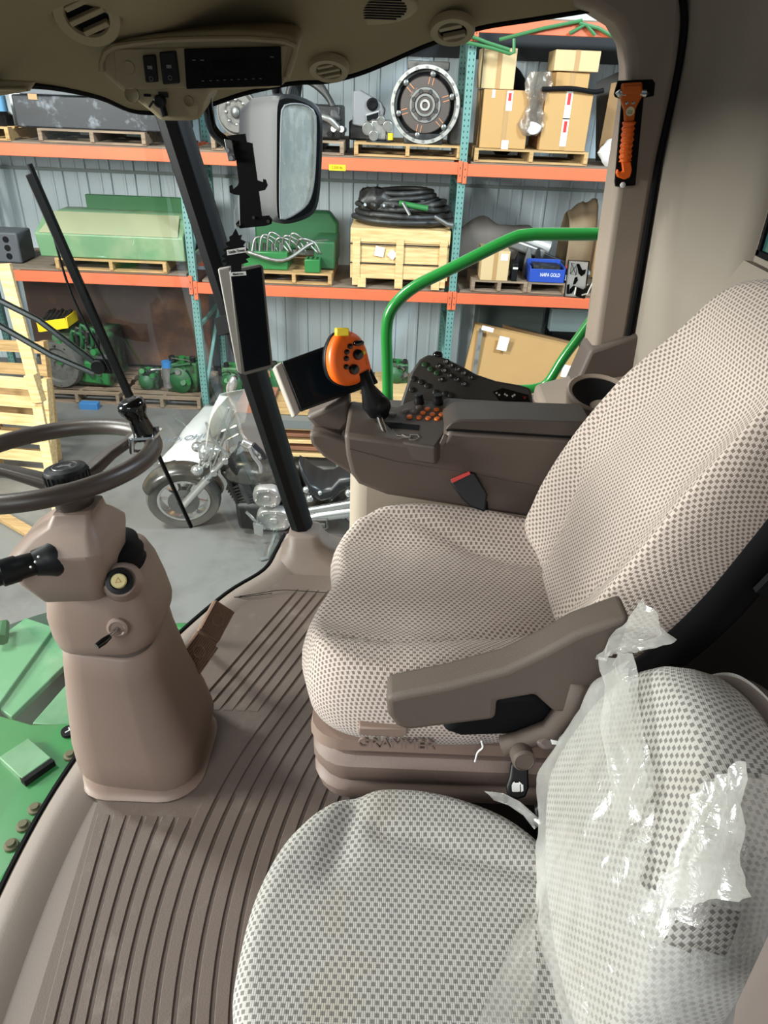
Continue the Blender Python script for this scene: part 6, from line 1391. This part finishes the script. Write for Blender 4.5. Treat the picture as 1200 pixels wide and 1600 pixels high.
# white sack with lettering
A, B, C_, D = at(248, 728, z=FZ + .02), at(318, 735, z=FZ + .02), at(362, 640, z=FZ + .02), at(318, 638, z=FZ + .02); P = []
for i in range(13):
    s = i / 12; P.append([A.lerp(B, j / 8).lerp(D.lerp(C_, j / 8), s) + V((0, 0, .02 + .14 * math.sin(math.pi * j / 8) ** .6 * math.sin(math.pi * min(1, .12 + s * .8)) + noise.noise(V((s * 5, j * .5, 0))) * .03)) for j in range(9)])
m = M(); m.grid(P); o = m.build('white_sack', mat('sack_white', 'cfcfcc', .8, var=.05), ang=0, solid=.006); tag(o, 'white printed sack lying on the floor behind the motorcycle front wheel', 'sack')
sa_, sb_ = P[3][5] - P[3][2], P[5][3] - P[1][3]; sn_ = sa_.cross(sb_).normalized()
text('HD OHI', .14, P[3][3] + sn_ * .03, sa_, sb_, mat('sack_print', '6d7680', .8), o, depth=.001)
# fresh pine pallets leaning at the left, with a tall board
def leanpallet(x, y, z, w_, h_, lab, tilt, rz, mt_=PALL, nb=6):
    t = thing('pallet', lab, 'pallet', (x, y, z), rz, group='pine pallets standing at the left', local=True); R = rotm(tilt, 0, 0)
    for i in range(nb):
        zz = .06 + i * (h_ - .12) / (nb - 1); m = M(); m.box(R @ V((0, -.05, zz)), (w_, .02, .11), R); m.build('face_board', mt_, t, smooth=False)
    for i in (-1, 0, 1): m = M(); m.box(R @ V((i * (w_ / 2 - .03), .0, h_ / 2)), (.045, .09, h_), R); m.build('stringer', mt_, t, smooth=False)
    return t
leanpallet(-4.02, 6.6, FZ + .01, 1.25, 1.22, 'rear pine pallet leaning at the left edge behind the steering wheel', -10, -.05, PAL)
leanpallet(-3.85, 6.2, FZ + .01, 1.2, 1.0, 'front pine pallet leaning at the left edge behind the steering wheel', -14, -.1)
m = M(); m.bar(at(6, 412, y=6.05), at(55, 600, y=5.95), .11, .04, (0, 1, 0)); m.bar(at(50, 585, y=5.94), at(110, 900, y=5.3), .09, .04, (0, 1, 0)); tag(m.build('pine_board', PALL, bev=.002), 'tall pale pine board leaning on the pallets at the left', 'board')
m = M(); m.bar(at(48, 585, y=5.88), at(62, 628, y=5.85), .09, .09, (0, 1, 0)); tag(m.build('wood_block', PALL, bev=.003), 'pale wood offcut screwed to the leaning board', 'board')
m = M(); m.bar((-3.9, 5.7, FZ + .03), (-3.0, 5.1, FZ + .03), .1, .04); tag(m.build('floor_plank', PAL, bev=.002), 'pine plank on the floor in front of the leaning pallets', 'board')

# ================================================================== MOTORCYCLE
# leans on its side stand towards the viewer: parts are laid out on its leaning centre plane
MY = 5.44; LE = math.radians(11); MNN = V((0, math.cos(LE), math.sin(LE))); MUP = V((0, -math.sin(LE), math.cos(LE))); MO_ = V((0, MY, FZ)); MX = V((1, 0, 0))
mc = thing('motorcycle', 'dusty black cruiser motorcycle with windshield parked on its side stand', 'motorcycle', (-1.0, MY, FZ))
def mb(u, v, o=0): return pp(u, v, MO_ - MNN * o, MNN)
def mbs(l, o=0): return [mb(u, v, o) for u, v in l]
def mz(x, h, o=0): return V((x, MY, FZ)) + MUP * h - MNN * o
BKP = mat('dusty_black_paint', '2b2822', .3, var=.2, col2='5f5b52', c2lo=.5, c2hi=.8, c2scale=5, coat=.4); TYR = mat('dusty_tyre', '57544e', .9, var=.15); CHD = mat('dusty_chrome', 'c9c9c6', .22, .85, var=.1); ENG = mat('engine_black', '161514', .5, var=.3)
LTH = mat('saddle_black', '1d1d1e', .35)
fwx = mb(289, 784).x; fwc = mz(fwx, .325); sa = math.radians(12)
fax = (MNN * math.cos(sa) - MX * math.sin(sa)).normalized(); ffw = (-MX * math.cos(sa) - MNN * math.sin(sa)).normalized()
def wheel(c, ax, nm, wd_=.13):
    m = M(); m.lathe([(.215, -.045), (.25, -.06), (.30, -wd_ / 2), (.318, -.03), (.322, 0), (.318, .03), (.30, wd_ / 2), (.25, .06), (.215, .045)], c, ax, 40); t_ = m.build(nm, TYR, mc, ang=50)
    m = M(); m.lathe([(.205, -.058), (.225, -.058), (.225, .05), (.205, .05), (.195, 0), (.205, -.058)], c, ax, 40); m.build('rim', CHD, t_, ang=40)
    a, b, _ = frame(ax)
    for i in range(9):
        t = 2 * math.pi * i / 9; m = M(); m.bar(c + (a * math.cos(t) + b * math.sin(t)) * .05, c + (a * math.cos(t) + b * math.sin(t)) * .21, .022, .02, ax); m.build('wheel_spoke', CHD, t_)
    m = M(); m.lathe([(0, -.08), (.055, -.08), (.055, .08), (0, .08)], c, ax, 20); m.build('wheel_hub', GRYM, t_)
    m = M(); m.lathe([(.06, 0), (.135, 0), (.135, .006), (.06, .006)], c - ax * .07, ax, 28); m.build('brake_disc', STL, t_)
wheel(fwc, fax, 'front_wheel'); rwc = mz(fwx + 1.62, .325); wheel(rwc, MNN, 'rear_wheel', .16)
def fender(c, fw, ax, a0, a1, r, wd_, nm):
    P = []; up = ax.cross(fw); up = up if up.z > 0 else -up
    for i in range(21):
        t = math.radians(a0 + (a1 - a0) * i / 20); row = []
        for j in range(11):
            s = math.pi * (j / 10 - .5) * 1.1; row.append(c + (fw * math.cos(t) + up * math.sin(t)) * (r - .06 * (1 - math.cos(s))) + ax * (wd_ / 2 * math.sin(s)))
        P.append(row)
    m = M(); m.grid(P); m.build(nm, BKP, mc, ang=0, solid=.006)
fender(fwc, ffw, fax, 28, 168, .365, .21, 'front_fender'); fender(rwc, -MX, MNN, 10, 185, .39, .25, 'rear_fender')
ft = mb(352, 705, .0)
for s in (-1, 1):
    o_ = fax * (.105 * s); lo = fwc + o_; hi = ft + o_
    m = M(); m.tube([lo, lo.lerp(hi, .58)], .034, 12); m.tube([lo.lerp(hi, .55), hi], .024, 12); m.tube([lo.lerp(hi, .54), lo.lerp(hi, .60)], .038, 12); m.build('fork_leg', CHD, mc)
fd = (ft - fwc).normalized()
m = M(); m.tube([ft - fax * .15, ft + fax * .15], .035, 10); m.tube([ft - fd * .18 - fax * .14, ft - fd * .18 + fax * .14], .035, 10); m.build('triple_clamp', CHD, mc, bev=.01)
hl_ = mb(320, 705, .0); m = M(); m.lathe([(0, .05), (.06, .045), (.085, .02), (.09, 0), (.08, -.06), (.05, -.12), (0, -.13)], hl_, ffw + V((0, 0, .1)), 24); m.build('headlamp', CHD, mc, ang=40)
for s in (-1, 1):
    m = M(); m.ball(mb(308, 716) - fax * (.16 * s), (.05, .045, .045), 8); m.tube([mb(308, 716) - fax * (.16 * s), mb(316, 716)], .012, 6); m.build('turn_signal', CHD, mc)
# windshield: dusty upper screen over a clear lower part
WS = glass('dusty_windshield', (.93, .86, .74), .05, .34); WC = glass('clear_windshield', (.96, .96, .95), .04, .04)
def screen(base, tip, hw, nm, mt_, n=11, bow=.10, taper=.3):
    ax2 = tip - base; P = []
    wv = (fax * .62 + MX * .5).normalized() * -1
    for i in range(n):
        s = i / (n - 1); row = []; k = 1 if s < .6 else math.sqrt(max(.03, 1 - ((s - .6) / .41) ** 2)) 
        for j in range(13):
            t = j / 6 - 1; row.append(base + ax2 * s + wv * (hw * k * t) - ffw * (bow * t * t))
        P.append(row)
    m = M(); m.grid(P); return m.build(nm, mt_, mc, ang=0, solid=.004)
wb_, wt_ = mb(327, 722, .02), mb(343, 616, .02); wm_ = wb_.lerp(wt_, .40)
ws = screen(wm_, wt_, .23, 'windshield', WS); screen(wb_, wm_, .23, 'lower_windshield', WC)
for l, o in (([(357, 637), (341, 682), (323, 730)], .10), ([(364, 640), (350, 684), (331, 735)], .06), ([(322, 660), (332, 686), (345, 700), (357, 711)], .16)):
    m = M(); m.tube(spl(mbs(l, o), 4), .011, 8); m.build('windshield_strut', CHD, ws)
for l in ([(346, 674), (370, 665)], [(351, 689), (373, 678)]):
    m = M(); m.tube(mbs(l, .06), .010, 6); m.build('windshield_strut', CHD, ws)
# bars and controls
m = M(); m.tube(spl([mb(357, 620, -.28), mb(366, 634, -.22), mb(370, 650, -.1), mb(376, 672, .0), mb(384, 686, .14), mb(398, 702, .28), mb(407, 716, .36)], 5), .014, 8); m.build('handlebar', CHD, mc)
m = M(); m.tube(mbs([(378, 690), (392, 697)], .30), [.03, .034], 10); m.build('brake_reservoir', CHD, mc, bev=.004)
m = M(); m.tube(spl(mbs([(390, 698), (396, 712), (406, 726), (408, 738)], .36), 4), [.016] * 12 + [.012], 8); m.build('clutch_lever', CHD, mc)
m = M(); m.tube(mbs([(396, 694), (408, 706), (414, 716)], .34), .02, 10); m.build('hand_grip', LTH, mc)
m = M(); m.tube(spl([mb(366, 634, -.22), mb(358, 622, -.26), mb(355, 607, -.28), mb(358, 598, -.28)], 4), .011, 8); m.build('mirror_stem', CHD, mc)
m = M(); m.ball(mb(363, 601, -.28), (.035, .03, .075), 8, rotm(0, 15, 0)); m.build('bike_mirror', CHD, mc)
# tank
q = M(); rings = []; x0 = mb(347, 742).x; zc = (mb(388, 733) - MO_).dot(MUP)
for s, hw, hh, dz in ((0, .03, .04, -.02), (.05, .10, .10, -.005), (.18, .155, .135, .01), (.36, .16, .13, .0), (.54, .125, .10, -.03), (.66, .07, .06, -.06), (.70, .03, .03, -.07)):
    rings.append([mz(x0 + s, zc + dz + hh * math.sin(t), hw * math.cos(t)) for t in [2 * math.pi * k / 24 for k in range(24)]])
q.loft(rings); q.build('fuel_tank', BKP, mc, ang=60)
m = M(); c = mb(370, 704, .02); m.lathe([(0, 0), (.06, 0), (.055, .03), (.03, .045), (0, .045)], c, MUP - MX * .3, 20); m.lathe([(0, 0), (.03, 0), (.03, .03), (0, .03)], c + MX * .12 + MUP * .02, MUP, 14); m.build('speedometer', CHD, mc)
# engine
ex = mb(412, 795).x; EH = (mb(412, 795) - MO_).dot(MUP)
def obox(c, d, nm, mt_, par=None, bev=.02, tilt=0):
    R = Matrix((MX, MNN, MUP)).transposed() @ rotm(0, tilt, 0); m = M(); m.box(c, d, R); return m.build(nm, mt_, par or mc, bev=bev)
obox(mz(ex + .03, EH), (.50, .26, .30), 'engine_case', ENG, bev=.04)
for dx, rt in ((-.10, -22), (.14, 22)):
    m = M(); R = Matrix((MX, MNN, MUP)).transposed() @ rotm(0, rt, 0)
    for k in range(8): m.box(mz(ex + dx, EH + .10) + R @ V((0, 0, .02 + k * .032)), (.19, .2, .013), R)
    m.build('cylinder_fins', GREASE, mc)
for u, v, rx_, ry_, nm in ((418, 773, .118, .108, 'air_cleaner'), (429, 808, .150, .118, 'primary_cover')):
    c = mb(u, v, .16); R_ = []
    for k, h in ((1, -.02), (1, .035), (.92, .05), (.7, .055), (.62, .048), (.25, .048), (.2, .056), (.02, .056)): R_.append([c + MX * (x * k) + MUP * (z * k) - MNN * h for x, z in rrect(rx_, ry_, min(rx_, ry_) * .85, 7)])
    m = M(); m.loft(R_); cv = m.build(nm, mat('brushed_dusty_metal', 'a5a39e', .38, .6, var=.15, col2='8a8782', c2lo=.5, c2hi=.75, c2scale=8), mc, ang=40)
    for i in range(6):
        a = math.pi * i / 3 + .3; m = M(); m.ball(c + MX * (rx_ * .8 * math.cos(a)) + MUP * (ry_ * .8 * math.sin(a)) - MNN * .054, .010, 5); m.build('cover_bolt', CHD, cv)
for l, r, nm, mt_ in (([(352, 735), (364, 765), (382, 806), (400, 824), (450, 824)], .026, 'frame_tube', ENG), ([(360, 742), (410, 752), (470, 758)], .024, 'frame_tube', ENG), ([(375, 752), (392, 790), (404, 815)], .03, 'exhaust_header', GREASE)):
    m = M(); m.tube(spl(mbs(l, .08), 4), r, 8); m.build(nm, mt_, mc, ang=0)
obox(mb(392, 756, .0), (.16, .20, .12), 'coil_cover', ENG, bev=.03)
m = M(); m.tube(spl(mbs([(385, 800), (402, 817), (414, 826)], .24), 4), .013, 8); m.prism(mbs([(396, 816), (412, 820), (411, 836), (398, 832)], .26), -MNN * .02); m.build('foot_board', CHD, mc)
m = M(); s1 = at(417, 872, z=FZ + .02); m.tube([mb(433, 826, .14), s1, s1 + V((-.05, -.02, 0))], [.018, .016, .018], 8); m.build('side_stand', CHD, mc)
# saddle and rear
sr = []
for u, v, hw, hh in ((468, 722, .06, .05), (476, 734, .12, .06), (488, 750, .16, .065), (504, 758, .17, .065), (520, 756, .16, .07), (532, 746, .13, .07), (550, 744, .12, .06), (572, 738, .09, .05), (585, 734, .04, .03)):
    c = mb(u, v); sr.append([c + MUP * z - MNN * y for y, z in rrect(hw, hh, hh * .9, 5)])
m = M(); m.loft(sr); m.build('saddle', LTH, mc, ang=0)
obox(mb(495, 775, .0), (.42, .22, .20), 'side_cover', BKP, bev=.05); obox(mb(462, 768, .0), (.16, .2, .26), 'oil_tank', ENG, bev=.03)
m = M(); m.tube(mbs([(452, 816), (500, 806), (575, 796)], .18), [.035, .05, .052], 14); m.build('exhaust_pipe', CHD, mc, ang=60)
m = M(); m.tube(mbs([(470, 800), (575, 782)], .16), .034, 12); m.build('exhaust_pipe', CHD, mc, ang=60)
for u, v, r in ((478, 765, .03), (484, 778, .035), (500, 770, .022), (530, 803, .04), (536, 806, .03), (545, 770, .035), (556, 762, .03)):
    m = M(); m.ball(mb(u, v, .15), r, 7); m.build('chrome_fitting', CHD, mc)
m = M(); m.tube(mbs([(484, 812), (494, 812), (510, 812), (512, 824), (498, 830), (486, 826)], .24), .012, 8, closed=True); m.build('rear_foot_board', GRYM, mc); obox(mb(498, 820, .24), (.12, .03, .05), 'board_pad', GRYM, bev=.01)
for k in range(4):
    m = M(); m.tube(spl([mb(374 + 2 * k, 690, .1), mb(366 - 3 * k, 725, .14), mb(384 + 4 * k, 765, .12)], 5), .007, 6); m.build('cable', ENG, mc)
